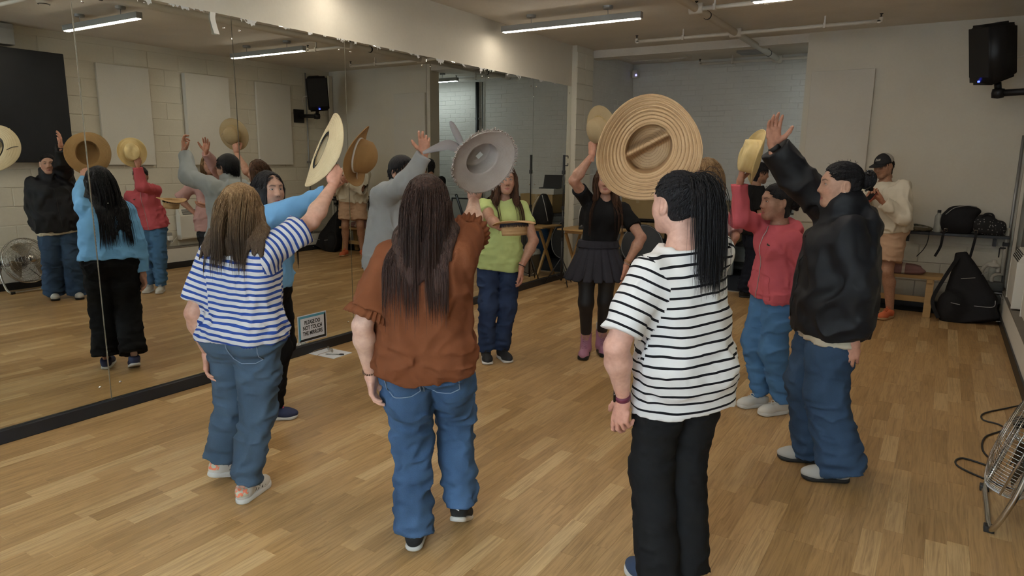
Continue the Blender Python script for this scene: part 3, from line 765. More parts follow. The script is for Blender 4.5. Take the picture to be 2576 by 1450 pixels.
def shoes(J, style, mu, ms, ml=None, tall=1.0, extra=None, label=None, size=1.0):
    up_, so_ = shoe_parts(style, J['s'] * size)
    s = J['s'] * size
    for k in ('R', 'L'):
        FM, o = J['foot'][k]
        T = lambda v: v @ FM.T + o
        v, q = mesh_sdf(up_, V3(-.06, -.01, 0) * s, V3(.06, .26, .23) * s, .0052)
        me = np_mesh('shoe', T(v), q); fattr(me, 'sy', v[:, 1] / s); fattr(me, 'sz', v[:, 2] / s); fattr(me, 'sx', v[:, 0] / s)
        so = link('shoe', me, mu, J['root'])
        if label: so['label'] = label
        v, q = mesh_sdf(so_, V3(-.06, -.01, -.01) * s, V3(.06, .26, .06) * s, .0052)
        v[:, 2] = np.maximum(v[:, 2], 0); link('sole', np_mesh('sole', T(v), q), ms, so)
        if ml is not None:
            b = MB(); n = 5 if style != 'boot' else 8
            for i in range(n):
                y = .168 - i * .018; z = .072 + i * .011
                if style == 'boot' and i > 3: y = .118 - (i - 4) * .002 - .008; z = .105 + (i - 3) * .016
                sx = 1 if i % 2 else -1
                w = .02
                pts = [(-w, y - .004, z - .006), (0, y + .005 * sx, z + .002), (w, y + .004, z - .006)]
                b.tube(T(spline(np.array(pts) * s, 4)), .0026 * s, 5)
                if i < n - 1: b.tube(T(np.array([(-w * .9, y, z - .003), (w * .9, y - .014, z + .008)]) * s), .0024 * s, 5)
            b.build('laces', ml, so, smooth=True)

# ---------------- hair
def strands_mesh(paths, r0, r1, flat=.5):
    """paths (N,K,3) -> flat tapered four-sided locks"""
    N, K, _ = paths.shape
    T = np.gradient(paths, axis=1); T /= np.maximum(np.linalg.norm(T, axis=2, keepdims=True), 1e-9)
    a = rng.normal(size=(N, 1, 3)); B = np.cross(T, a); B /= np.maximum(np.linalg.norm(B, axis=2, keepdims=True), 1e-9)
    C = np.cross(T, B)
    t = np.linspace(0, 1, K)[None, :, None]
    rad = (r0[:, None, None] * (1 - t) ** .6 + r1) * np.clip(.45 + t * 5, 0, 1)
    v = np.stack([paths + B * rad, paths + C * rad * flat, paths - B * rad, paths - C * rad * flat], 2).reshape(-1, 3)
    i, k, j = np.meshgrid(np.arange(N), np.arange(K - 1), np.arange(4), indexing='ij')
    b0 = (i * K + k) * 4; b1 = b0 + 4; j2 = (j + 1) % 4
    return v, np.stack([b0 + j, b0 + j2, b1 + j2, b1 + j], -1).reshape(-1, 4)
def resample(path, L, K):
    """path (N,M,3) cut at arc length L (N,) and resampled to K points"""
    seg = np.linalg.norm(np.diff(path, axis=1), axis=2); cum = np.concatenate([np.zeros((len(path), 1)), np.cumsum(seg, 1)], 1)
    out = np.empty((len(path), K, 3))
    for i in range(len(path)):
        tt = np.linspace(0, min(L[i], cum[i, -1]), K)
        for a in range(3): out[i, :, a] = np.interp(tt, cum[i], path[i, :, a])
    return out
def hair(J, m, style='long', zend=-.36, n=600, part=0., vol=.006, r=.002, K=16, tie=None, tail=.36, front=True, hi=0., wave=0., capoff=.009, label=None, spread=.05, massw=None, locks=False, drape=None):
    RH, hd, hs = J['RH'], J['hd'], J['hs']
    tw = lambda q: (q * hs) @ RH.T + hd
    tl = lambda p: ((p - hd) @ RH) / hs
    parts = []
    base = lambda q: smin(ell(q, (0, -.012, .03), (.074, .093, .083)), rc(q, (0, -.03, -.05), (0, -.04, -.1), .05, .05), .04)
    cap = lambda q: smax(base(q) - capoff, np.maximum(hair_zone(q, hi), (-.088 if style != 'pony' else -.045) - q[:, 2] - .03 * np.abs(q[:, 0]) / .06), .03)
    cap2 = lambda q: smax(cap(q), -ell(np.stack([np.abs(q[:, 0]), q[:, 1], q[:, 2]], 1), (.08, .016, -.014), (.026, .044, .042)), .010) if style in ('short', 'bun', 'pony') else cap(q)
    v, q = mesh_sdf(cap2, (-.11, -.13, -.13), (.11, .12, .14), .0055); parts.append((tw(v), q))
    mass = None
    if style in ('long', 'bob'):
        dwl = UP @ RH; zc = zend + .03; c0 = V3(0, -.012, .0)
        mt = massw or [(0, .088, .098, 0), (.3, .088, .088, 0), (.6, .098, .07, -.02), (.9, .10, .055, -.04), (1, .088, .045, -.045)]
        B0 = c0 + dwl * zc
        def mass(q):
            d = smin(base(q) - .0115, loft(q, c0 + dwl * .0, B0, [(a, b, c_, -o_) for a, b, c_, o_ in mt], (1, 0, 0), None, 2.3), .05)
            qm = q.copy(); qm[:, 0] = np.abs(q[:, 0])
            if bodyf0 is not None and drape:
                z01 = np.clip((q @ dwl - zend) / (-.06 - zend), 0, 1); hw = drape[1] + (drape[0] - drape[1]) * z01
                col_ = np.maximum(np.maximum(np.abs(q[:, 0]) - hw, (zend + .015 + .05 * vnoise(np.stack([q[:, 0] * 95, q[:, 0] * 31, q[:, 0] * 0], 1))) - q @ dwl), np.maximum(q @ dwl + .0, q[:, 1] + .03))
                d = smin(d, smax(bodyf0(tw(q)) - .010 - .006 * z01 ** 2 + .02 * np.clip(z01 - .85, 0, 1) / .15, col_, .04), .10)
            face = rc(qm, (0, .10, .052), (0, .12, -.2), .066, .062)
            face = np.minimum(face, loft(q, (0, .13, .04), (0, .13, -.6), [(0, .066, .13, 0), (1, .075, .14, 0)], (1, 0, 0)))
            d = smax(d, -face, .015)
            if locks:
                d = smin(d, chain(qm, [(.066, .03, .03), (.078, .03, -.05), (.082, .045, -.16), (.075, .065, zend + .05), (.07, .07, zend)], [.022, .022, .026, .022, .008], .02), .02)
            n_ = .0045 * vnoise(q * np.array([48, 48, 3.])) + .0028 * vnoise(q * np.array([115, 115, 4.]))
            return d - n_
        def mfn(q):
            d = mass(q)
            return d if bodyf0 is None else smax(d, .003 - bodyf0(tw(q)), .006)
        bodyf0 = J.get('shirt_fn')
        v, q = mesh_sdf(mfn, (-.17, -.30, zend - .05), (.17, .16, .15), .0048); parts[0] = (tw(v), q)
    # roots
    u = rng.normal(size=(n * 6, 3)); u /= np.linalg.norm(u, axis=1)[:, None]
    root = V3(0, -.012, .03) + u * np.array([.077, .096, .086]); low = rng.random(len(root)) < .0
    root = root[(hair_zone(root, hi) < -.002) & (root[:, 2] > -.06)]
    if style in ('pony', 'bun'): root = root[~((root[:, 1] > -.035) & (root[:, 2] < .03))]
    if style == 'short': root = root[(root[:, 2] > .015) | (root[:, 1] < -.045)]
    root = root[:n]; N = len(root)
    def coll_l(p): return smin(base(p), ell(p, (0, .028, -.035), (.0585, .062, .076)), .04)
    def push(p, off, it=2):
        for _ in range(it):
            d = coll_l(p); e = 1e-3
            gq = np.stack([coll_l(p + V3(e, 0, 0)) - d, coll_l(p + V3(0, e, 0)) - d, coll_l(p + V3(0, 0, e)) - d], 1) / e
            gq /= np.maximum(np.linalg.norm(gq, axis=1), 1e-6)[:, None]
            p = p + gq * np.maximum(off - d, 0)[:, None]
        return p
    bodyf = J.get('shirt_fn')
    def pushb(pw, off):
        if bodyf is None: return pw
        d = bodyf(pw); mk = d < off
        if mk.any():
            x = pw[mk]; e = 2e-3; d0 = d[mk]
            gq = np.stack([bodyf(x + V3(e, 0, 0)) - d0, bodyf(x + V3(0, e, 0)) - d0, bodyf(x + V3(0, 0, e)) - d0], 1) / e
            gq /= np.maximum(np.linalg.norm(gq, axis=1), 1e-6)[:, None]
            pw = pw.copy(); pw[mk] = x + gq * (off[mk] if hasattr(off, '__len__') else off - d0)[:, None] - gq * (d0[:, None] if hasattr(off, '__len__') else 0)
        return pw
    off = (.0125 if mass is not None else .004) + vol * rng.random(N) ** 1.6
    dwn = UP @ RH * -1
    if style in ('long', 'bob'):
        p = root.copy(); sg = np.where(root[:, 0] > part, 1., -1.)
        fy = np.clip((root[:, 1] + .02) / .08, 0, 1)
        dr = np.stack([sg * (.35 + .6 * fy), -.75 + .25 * fy, .15 + 0 * fy], 1) + rng.normal(size=(N, 3)) * .12
        dr /= np.linalg.norm(dr, axis=1)[:, None]
        step = .016; M = int((abs(zend) + .34) / step); path = [p]
        ze = zend + rng.normal(size=N) * spread * .5
        side = np.abs(root[:, 0]) / .08
        for i in range(M):
            back = V3(0, -.35, 0) if (not front) else V3(0, -.12, 0)
            wv = wave * np.sin(i * .9 + rng.random(N) * .3)[:, None] * np.array([1, 1, 0]) if wave else 0
            dr = dr * .62 + (dwn + back * (p[:, 2:3] > -.06) + wv) * .38; dr /= np.linalg.norm(dr, axis=1)[:, None]
            p = push(p + dr * step, off)
            pw = pushb(tw(p), off * .8 + .002); p = tl(pw); path.append(p)
        path = np.stack(path, 1)
        L = np.zeros(N)
        zz = path @ dwn * -1
        for i in range(N):
            b = np.argmax(path[i, :, 2] < ze[i]); b = b if b > 0 else M
            L[i] = np.linalg.norm(np.diff(path[i, :b + 1], axis=0), axis=1).sum()
        for _ in range(4): path[:, 1:-1] = (path[:, :-2] + 2 * path[:, 1:-1] + path[:, 2:]) / 4
        path = resample(path, L, K)
        v, q = strands_mesh(np.stack([tw(x) for x in path]), r * (.5 + .8 * rng.random(N)), .0004); parts.append((v, q))
    elif style in ('pony', 'bun'):
        T = np.array(tie if tie is not None else (0, -.108, .06)); path = []
        for t in np.linspace(0, 1, 9):
            e = t ** 1.1; x = root * (1 - e) + (T + rng.normal(size=(N, 3)) * .008) * e
            path.append(push(x, off * .6 + .002, 3))
        path = np.stack(path, 1)
        v, q = strands_mesh(np.stack([tw(x) for x in path]), r * (.5 + .6 * rng.random(N)), .002); parts.append((v, q))
        if style == 'pony':
            n2 = int(n * 1.6); p = T + rng.normal(size=(n2, 3)) * .014
            dr = np.stack([rng.normal(size=n2) * .26, -.7 + rng.normal(size=n2) * .16, .3 + rng.normal(size=n2) * .16], 1)
            dr /= np.linalg.norm(dr, axis=1)[:, None]; path = [p]; M = 34
            o2 = .012 + .03 * rng.random(n2)
            for i in range(M):
                dr = dr * .74 + (dwn + V3(0, -.03, 0)) * .26; dr /= np.linalg.norm(dr, axis=1)[:, None]
                p = push(p + dr * .016, o2); p = tl(pushb(tw(p), o2 * .4)); path.append(p)
            path = resample(np.stack(path, 1), tail * (.62 + .42 * rng.random(n2)), 14)
            v, q = strands_mesh(np.stack([tw(x) for x in path]), r * .55 * (.4 + .9 * rng.random(n2)), .0003); parts.append((v, q))
        else:
            n2 = int(n * .35); th = rng.random(n2) * 6.28; path = []
            for t in np.linspace(0, 1, 10):
                a = th + t * 2.6; rr = .034 * np.sin(.35 + t * 2.3) + .006
                path.append(T + np.stack([np.cos(a) * rr, -.012 - .034 * np.sin(t * 3.0) + .008 * np.sin(th * 3), np.sin(a) * rr * 1.25 - .012], 1))
            v, q = strands_mesh(np.stack([tw(x) for x in np.stack(path, 1)]), r * 1.5 * (.6 + .6 * rng.random(n2)), .003); parts.append((v, q))
            v, q = mesh_sdf(lambda x: ell(x, T + V3(0, -.018, -.012), (.036, .03, .046)), T - .09, T + .09, .006); parts.append((tw(v), q))
    elif style == 'short':
        p = root.copy(); path = [p]; dr = np.stack([rng.normal(size=N) * .25, .55 + rng.normal(size=N) * .2 - 1.1 * (root[:, 2] < .04), .1 - .9 * (root[:, 2] < .07)], 1)
        dr /= np.linalg.norm(dr, axis=1)[:, None]
        for i in range(4):
            dr = dr * .8 + dwn * .2; p = push(p + dr * .011, off); path.append(p)
        v, q = strands_mesh(np.stack([tw(x) for x in np.stack(path, 1)]), r * (.6 + .6 * rng.random(N)), .001); parts.append((v, q))
    if style in ('pony', 'bun'):       # loose fine hairs around the hairline
        n3 = 70; i = rng.integers(0, N, n3); p = root[i] + 0; path = [push(p, np.full(n3, .012))]; dr = rng.normal(size=(n3, 3)) * .6 + (root[i] / .09) * .5 + V3(0, -.4, .2)
        dr /= np.linalg.norm(dr, axis=1)[:, None]
        for k in range(6):
            dr = dr * .8 + dwn * .12 + rng.normal(size=(n3, 3)) * .05; p = path[-1] + dr * .008; path.append(push(p, np.full(n3, .008)))
        v, q = strands_mesh(np.stack([tw(x) for x in np.stack(path, 1)]), np.full(n3, .0009), .0003); parts.append((v, q))
    v, q = join_np(parts); me = np_mesh('hair', v, q)
    fattr(me, 'hl', (v - hd) @ J['RH'][:, 2])
    o = link('hair', me, m, J['root'])
    if label: o['label'] = label
    return o
def ring_band(J, k, name, m, r, w, off=0., th=.004, parent=None, bead=False, label=None):
    """closed band round the wrist of arm k"""
    ax = nrm(J['wr'][k] - J['el'][k]); c = J['wr'][k] - ax * off; F = frame(ax); b = MB()
    if bead:
        for a in np.linspace(0, 6.28, 18)[:-1]:
            b.lathe([(r * .16 * math.sin(t), -r * .16 * math.cos(t)) for t in np.linspace(.1, 3.04, 5)], 6, m4(np.eye(3), c + F @ V3(r * math.cos(a), r * math.sin(a), 0)))
    else:
        b.lathe([(r, -w / 2), (r + th, -w / 2 + .001), (r + th, w / 2 - .001), (r, w / 2)], 24, m4(F, c), False, False)
    o = b.build(name, m, parent or J['root'], smooth=True)
    if label: o['label'] = label
    return o
def garment_mat(name, col, rough=.85, weave=900, var=.1, bump=.15, spec=.15):
    m = mat(name, col, rough, 0, spec); t = NT(m); v = t.coord()
    c = t.mix(t.noise(v, 14, 4), tuple(x * (1 - var) for x in col), tuple(min(1, x * (1 + var)) for x in col))
    t.l(c, t.b.inputs['Base Color']); t.bump(t.noise(v, weave * .35, 2), bump, .003)
    return m
def stripe_mat(name, a, b, per, duty, off=0., tilt=0., sdiv=1.0, lim=.445):
    m = mat(name, a, .8, 0, .15); t = NT(m); v = t.coord()
    st = t.attr('st'); ss = t.attr('ss'); sm = t.attr('sm'); wob = t.math('MULTIPLY', t.math('SUBTRACT', t.noise(v, 7, 2), .5), .012)
    def band(x):
        y = t.math('ADD', x, wob)
        return t.math('LESS_THAN', t.math('FRACT', t.math('ADD', t.math('DIVIDE', y, per), 20 + off)), duty)
    s1 = band(t.math('ADD', st, t.math('MULTIPLY', t.attr('sx'), tilt))); s1 = t.math('MULTIPLY', s1, t.math('LESS_THAN', st, lim)); s2 = band(t.math('MULTIPLY', ss, sdiv))
    f = t.mix(t.math('GREATER_THAN', sm, .5), s1, s2)
    x = t.n('ShaderNodeMix', data_type='FLOAT'); t.l(t.math('GREATER_THAN', sm, .5), x.inputs[0]); t.l(s1, x.inputs[2]); t.l(s2, x.inputs[3])
    t.l(t.mix(x.outputs[0], a, b), t.b.inputs['Base Color']); t.bump(t.noise(v, 300, 2), .12, .003)
    return m
def denim_mat(name, col, fade=.35, spec=.15):
    m = mat(name, col, .85, 0, spec); t = NT(m); v = t.coord()
    f = t.math('ADD', t.math('MULTIPLY', t.noise(t.coord((1, 1, .45)), 6, 3), 1.0), t.math('MULTIPLY', t.noise(v, 420, 2), .35))
    t.l(t.ramp(f, [(.3, tuple(x * (1 - fade) for x in col)), (.95, tuple(min(1, x * (1 + fade * 1.6)) for x in col))]), t.b.inputs['Base Color'])
    t.bump(t.noise(v, 500, 2), .2, .003); return m
def hair_mat(name, a, b, tip=None, z0=-.05, z1=-.3, rough=.52):
    m = mat(name, a, rough, 0, .22); t = NT(m); v = t.coord((1, 1, .05))
    n_ = t.ramp(t.noise(v, 140, 4), [(.36, (0, 0, 0)), (.64, (1, 1, 1))]); c = t.mix(n_, a, b)
    if tip is not None:
        f = t.n('ShaderNodeMapRange', ins={'From Min': z0, 'From Max': z1}); t.l(t.attr('hl'), f.inputs[0]); c = t.mix(f.outputs[0], c, tip)
    t.l(c, t.b.inputs['Base Color']); t.bump(t.noise(v, 300, 3), .9, .008); return m
M_SKIN = mat('skin', (.4, .25, .18), .5, 0, .35); _t = NT(M_SKIN)
_c = _t.n('ShaderNodeMix', data_type='RGBA', blend_type='MULTIPLY'); _c.inputs[0].default_value = 1
_t.l(_t.attr('Col', 'Color'), _c.inputs[6]); _t.l(_t.ramp(_t.noise(_t.coord(), 60, 4), [(.3, (.88, .84, .82)), (.7, (1.08, 1.06, 1.05))]), _c.inputs[7]); _t.l(_c.outputs[2], _t.b.inputs['Base Color'])
_t.bump(_t.noise(_t.coord(), 700, 2), .06, .002)
_t.b.inputs['Subsurface Weight'].default_value = .0
M_EYE = mat('eye', (.6, .6, .6), .12); _t = NT(M_EYE); _t.l(_t.attr('Col', 'Color'), _t.b.inputs['Base Color'])

# ================================================================ THE DANCERS
BLK = (.008, .008, .009)
M_WHITE = mat('white_rubber', (.62, .61, .58), .5); M_BLKR = mat('black_rubber', (.012, .012, .012), .6); M_STITCH = mat('jean_stitch', (.20, .26, .36), .8)
H_BLACK = hair_mat('black_hair', (.006, .006, .008), (.02, .018, .02)); H_DARKBR = hair_mat('dark_brown_hair', (.018, .009, .007), (.055, .026, .018), (.05, .024, .018), -.1, -.4)
H_BLOND = hair_mat('light_brown_hair', (.19, .105, .045), (.33, .20, .095), (.062, .038, .022), .10, -.13); H_BROWN = hair_mat('brown_hair', (.03, .014, .008), (.10, .045, .022)); H_HONEY = hair_mat('honey_hair', (.14, .075, .035), (.30, .19, .09))
F_CAM, R_CAM = V3(-.531, .847, 0), V3(.847, .531, 0)
DOWN = (0, 0, -1)
def hoodpiece(back=.08, w=.12, d=.06, h=.085, dz=0.0):
    def e(p, J):
        M = np.stack([J['r'], J['f'], J['up']], 1); s = J['s']
        return ell(p, J['nb'] - J['f'] * back * s + J['up'] * (dz - .01) * s, (w * s, d * s, h * s), M)
    return e
def collar(r=.075, t=.022, h=.05):
    def e(p, J):
        s = J['s']; return np.abs(rc(p, J['nb'] - J['up'] * .01, J['nb'] + J['up'] * h * s + J['hf'] * .012, r * s, r * .98 * s)) - t * s
    return e
def seam_line(J, name, pts, m, r=.0016, parent=None):
    """a stitched line laid on the trousers or shirt surface through world-direction offsets"""
    return MB().tube(spline(pts, 5), r, 5).build(name, m, parent or J['root'], smooth=True)
def on_surf(fn, p, d, n=40, far=.25):
    """march from p+d*far back towards p until the surface is met"""
    d = nrm(d); ts = np.linspace(far, -.05, 160); P = np.asarray(p) + ts[:, None] * d; v = fn(P); i = int(np.argmax(v < 0)); return P[max(i - 1, 0)]
def back_pocket(J, sg, w=.066, z0=-.02, z1=-.145, m=None):
    rh, fh, s = J['rh'], J['fh'], J['s']; c = J['pel'] + sg * rh * .078 * s
    P = [(-w, z0), (w, z0), (w, z1 + .02), (w * .45, z1), (-w * .45, z1), (-w, z1 + .02)]
    pts = []
    for i in range(6):
        a, b = np.array(P[i]), np.array(P[(i + 1) % 6])
        for t in np.linspace(0, 1, 6)[:-1]:
            q = a + (b - a) * t; pts.append(on_surf(J['tr_fn'], c + rh * q[0] * s + UP * q[1] * s, -fh) - fh * .0015)
    MB().tube(np.array(pts), .0022, 5, True).build('back_pocket_seam', m or M_STITCH, J['root'], smooth=True)

# -- woman in blue and white stripes ------------------------------------------------------
J = make_person(dict(label='woman in blue and white striped T-shirt and loose jeans, back turned, arm raised', H=1.53, g=1.06, sw=.142, pel=(-2.60, 1.885), hd=(-2.585, 1.90, 1.372), yaw=112, hyaw=108, hy=118, hp=2, grp=1, eyes=False, hres=.005, skin=(.47, .28, .205),
    R=((-2.44, 2.30, 1.475), (-2.30, 2.12, 1.10), (-.12, .35, .9), (-.75, .5, .2), 'grip'), L=((-2.79, 1.82, .715), (-2.70, 1.45, .95), DOWN, (.7, .4, 0), 'relaxed'),
    feet=dict(R=(-2.645, 1.865, 108, 0), L=(-2.915, 1.90, 84, 16)), bt=.92, lg=.78))
DEN1 = denim_mat('soft_denim', (.052, .082, .122), .25)
trousers(J, 'trousers', DEN1, rad=(.104, .082, .078), hem=.93, hipw=(.178, .135), fold=.007)
shirt(J, 'striped_top', stripe_mat('blue_stripes', (.56, .55, .565), (.022, .055, .24), .0268, .42, 0, .05), hem=-.09, frac=.78, sr=(.066, .076), fold=.005, w=[(-.35, .182, .14), (-.1, .178, .14), (.25, .17, .13), (.5, .168, .125), (.72, .168, .12), (.84, .162, .105), (.93, .12, .085), (1.0, .080, .080)], fr=(12, 12, 6))
back_pocket(J, 1)
m = mat('floral_leather', (.62, .6, .56), .45); t = NT(m); sy, sz, sx_ = t.attr('sy'), t.attr('sz'), t.attr('sx')
fl = t.noise(t.coord(), 60, 3); heel = t.math('MULTIPLY', t.math('LESS_THAN', sy, .035), t.math('GREATER_THAN', sz, .04))
st_ = t.math('MULTIPLY', t.math('LESS_THAN', t.math('FRACT', t.math('MULTIPLY', t.math('ADD', sy, t.math('MULTIPLY', sz, -.5)), 42)), .45), t.math('MULTIPLY', t.math('GREATER_THAN', sy, .085), t.math('LESS_THAN', sy, .165)))
c1 = t.mix(t.math('MULTIPLY', st_, t.math('GREATER_THAN', fl, .5)), (.62, .6, .56), (.05, .045, .035)); c2 = t.mix(t.math('GREATER_THAN', fl, .5), (.5, .47, .36), (.75, .2, .11))
t.l(t.mix(heel, c1, c2), t.b.inputs['Base Color'])
shoes(J, 'sneaker', m, M_WHITE, M_WHITE)
hair(J, H_BLOND, 'bob', zend=-.215, n=1000, vol=.004, front=False, massw=[(0, .094, .102, 0), (.4, .104, .092, 0), (.75, .122, .08, -.02), (1, .132, .06, -.035)], r=.0014, spread=.06, drape=(.13, .145))
P1 = J

# -- woman in the rust blouse --------------------------------------------------------------
J = make_person(dict(label='woman in rust blouse and blue jeans, back turned, long dark brown hair', H=1.56, g=1.10, sw=.14, pel=(-1.676, 2.027), hd=(-1.655, 2.03, 1.428), yaw=121, hyaw=123, hy=121, hp=-3, grp=1, eyes=False, hres=.005, skin=(.56, .38, .30),
    R=((-1.775, 2.515, 1.445), (-1.45, 2.35, 1.15), (.0, .0, .98), (.5, -.85, 0), 'grip'), L=((-1.845, 1.895, .765), (-1.80, 1.60, .95), (.05, .1, -1), (.8, .5, 0), 'relaxed'),
    feet=dict(R=(-1.625, 2.175, 116, 26), L=(-1.725, 2.005, 120, 0)), bt=.92, lg=.8))
DEN2 = denim_mat('blue_denim', (.040, .078, .150), .45)
trousers(J, 'jeans', DEN2, rad=(.104, .082, .08), hem=1.02, hipw=(.172, .136), fold=.008)
RUST = garment_mat('rust_cotton', (.145, .047, .019), .85, 900, .12)
shirt(J, 'rust_blouse', RUST, hem=-.22, frac=dict(R=.62, L=.74), sr=(.064, .076), fold=.007, w=[(-.35, .186, .148), (-.1, .18, .145), (.25, .168, .135), (.5, .163, .128), (.72, .163, .12), (.84, .16, .106), (.93, .12, .085), (1.0, .080, .080)], fr=(10, 10, 7), hemcut=lambda p, J: .035 * np.clip(np.abs((p - J['pel']) @ J['rh']) / .2, 0, 1) ** 2 * 1.0)
for k in 'RL':
    dr_ = nrm(J['el'][k] - J['sh'][k]); c = J['sh'][k] + (J['el'][k] - J['sh'][k]) * dict(R=.62, L=.74)[k]; F_ = frame(dr_); n = 260; an = np.linspace(0, 6.2832, n, False); v = []
    for jx, (ra, za) in enumerate(((.060, -.012), (.074, .004), (.080, .022), (.084, .038), (.078, .036), (.068, .0))):
        wv = np.sin(an * 21 + 1.2 * np.sin(an * 4) + sum(map(ord, k))) * (.001, .0025, .004, .005, .0045, .002)[jx] * (1 + .5 * np.sin(an * 3))
        v.append((np.stack([(ra + wv) * np.cos(an), (ra + wv) * np.sin(an), za + .35 * wv], 1)) @ F_.T + c)
    v = np.concatenate(v); i, j_ = np.meshgrid(np.arange(6), np.arange(n), indexing='ij'); f_ = np.stack([i * n + j_, i * n + (j_ + 1) % n, ((i + 1) % 6) * n + (j_ + 1) % n, ((i + 1) % 6) * n + j_], -1).reshape(-1, 4)
    link('ruffle', np_mesh('ruffle', v, f_), RUST, J['root'])
for sg in (1, -1): back_pocket(J, sg, z0=-.075, z1=-.185)
z_ = [on_surf(J['tr_fn'], J['pel'] + UP * z, -J['fh']) - J['fh'] * .001 for z in np.linspace(-.09, -.17, 6)]; MB().tube(np.array(z_), .002, 5).build('centre_seam', M_STITCH, J['root'], smooth=True)
shoes(J, 'trainer', mat('black_knit', (.012, .012, .013), .85), M_WHITE, None)
hair(J, H_DARKBR, 'long', zend=-.325, n=1100, vol=.005, front=False, massw=[(0, .088, .098, 0), (.3, .10, .09, 0), (.6, .115, .075, -.03), (.85, .115, .055, -.06), (1, .085, .04, -.075)], r=.0014, spread=.11, drape=(.12, .085))
ring_band(J, 'L', 'bracelet', mat('bracelet_brown', (.12, .06, .03), .5), .026, .012, .01, .006, bead=True)
FMr, or_ = J['foot']['R']; text_mesh_later = (FMr, or_, J['root'], J['s'])
P3 = J

# -- woman in black and white stripes ----------------------------------------------------------
J = make_person(dict(label='woman in white T-shirt with black stripes and black trousers, black ponytail, smartwatch', H=1.60, g=1.02, pel=(-.745, 2.385), hd=(-.80, 2.37, 1.452), yaw=148, hyaw=143, hy=153, hp=0, grp=1, eyes=True, skin=(.56, .335, .265), hres=.004,
    R=((-1.03, 2.74, 1.545), (-.60, 2.75, 1.35), (-.15, -.1, .98), (.3, -.9, 0), 'grip'), L=((-.905, 2.21, .752), (-.95, 1.9, .95), (-.10, .02, -1), (.3, .9, 0), 'curl'),
    feet=dict(R=(-.68, 2.365, 138, 0), L=(-.753, 2.25, 146, 0)), bt=.9, lg=.75, ag=1.12))
trousers(J, 'black_trousers', garment_mat('black_trouser', (.010, .010, .011), .8), rad=(.094, .076, .084), hem=1.04, hipw=(.158, .135), fold=.004)
shirt(J, 'striped_top', stripe_mat('black_stripes', (.74, .74, .75), (.008, .008, .012), .0345, .24, .3, .0), hem=-.40, frac=.82, sr=(.066, .076), fold=.005, w=[(-.45, .174, .15), (-.3, .174, .15), (-.1, .172, .145), (.25, .164, .132), (.5, .163, .128), (.72, .164, .123), (.84, .16, .107), (.93, .12, .085), (1.0, .080, .080)], fr=(9, 9, 7), bust=.068)
shoes(J, 'sneaker', mat('navy_knit', (.03, .05, .10), .8), M_WHITE, M_WHITE)
hair(J, H_BLACK, 'pony', n=900, vol=.011, tie=(0, -.098, .082), tail=.43, r=.0026)
ring_band(J, 'L', 'watch_strap', mat('maroon_silicone', (.13, .02, .045), .5), .0255, .022, .012, .003)
c = J['wr']['L'] - nrm(J['wr']['L'] - J['el']['L']) * .012; Fw = frame(nrm(V3(-.9, -.35, 0)), nrm(J['wr']['L'] - J['el']['L'])); MB().box((-.019, -.016, .024), (.019, .016, .034), .005, m4(Fw, c)).build('watch_case', mat('watch_black', (.01, .01, .012), .15), J['root'], smooth=False)
P7 = J

# -- woman in the black jacket ---------------------------------------------------------------------
J = make_person(dict(label='woman in loose black jacket and wide blue jeans, hair clipped up, hand raised', H=1.59, g=1.08, pel=(-.42, 3.72), hd=(-.435, 3.675, 1.495), yaw=196, hyaw=200, hy=203, hp=1, eyes=True, skin=(.44, .255, .18), hres=.003,
    R=((-.765, 3.67, 1.685), (-.64, 3.66, .85), (-.02, .02, 1), (.50, -.85, 0), 'wave'), L=((-.285, 3.575, .715), (-.16, 3.50, 1.0), (-.1, 0, -1), (0, 1, 0), 'relaxed'),
    feet=dict(R=(-.45, 3.83, 200, 0), L=(-.30, 3.655, 203, 0)), bt=.9, lg=.75, ag=.8))
trousers(J, 'wide_jeans', denim_mat('dark_denim', (.030, .055, .10), .4), rad=(.108, .102, .122), hem=1.06, hipw=(.175, .135), fold=.006)
JK = garment_mat('black_jacket', (.0075, .0085, .012), .6, 500, .2, .12, .3)
shirt(J, 'under_top', garment_mat('cream_tee', (.55, .5, .4), .85), hem=-.30, sleeve='short', frac=.4, res=1.6, w=[(-.35, .186, .14), (0, .18, .135), (.5, .16, .12), (.84, .15, .1), (1, .06, .06)], sr=(.045, .045), bust=0)
shirt(J, 'jacket', JK, hem=-.24, sleeve='long', frac=.92, lr=(.088, .080, .068), neck=.056, fold=.009, w=[(-.35, .2, .15), (-.22, .212, .165), (.1, .23, .18), (.5, .215, .165), (.72, .205, .15), (.84, .19, .13), (.93, .135, .1), (1.0, .085, .085)], extra=(hoodpiece(.095, .13, .07, .1, -.03), collar(.080, .022, .045)), fr=(8, 8, 6), bust=.07)
b = MB(); zz = [on_surf(J['shirt_fn'], J['pel'] + J['up'] * z, J['f'], far=.3) + J['f'] * .001 for z in np.linspace(-.06, .36, 14)]; b.tube(np.array(zz), .003, 5).build('zip', M_BLKR, J['root'], smooth=True)
shoes(J, 'trainer', mat('pale_suede', (.42, .41, .38), .8), M_BLKR, M_WHITE)
hair(J, H_BLACK, 'bun', n=700, vol=.008, tie=(0, -.105, .035), r=.0028)
q = lambda *a: J['hd'] + J['RH'] @ (np.array(a) * J['hs'])
MB().tube(spline([q(.0, -.125, .075), q(.012, -.15, .055), q(.016, -.16, .02), q(.012, -.15, -.012), q(.0, -.125, -.03)], 5), [.004] + [.0065] * 19 + [.004], 6).tube(spline([q(-.03, -.118, .06), q(-.03, -.14, .045), q(-.028, -.146, .02), q(-.03, -.14, -.005), q(-.03, -.118, -.02)], 5), .005, 6).build('hair_claw', mat('claw_black', (.015, .012, .012), .2), J['root'], smooth=True)
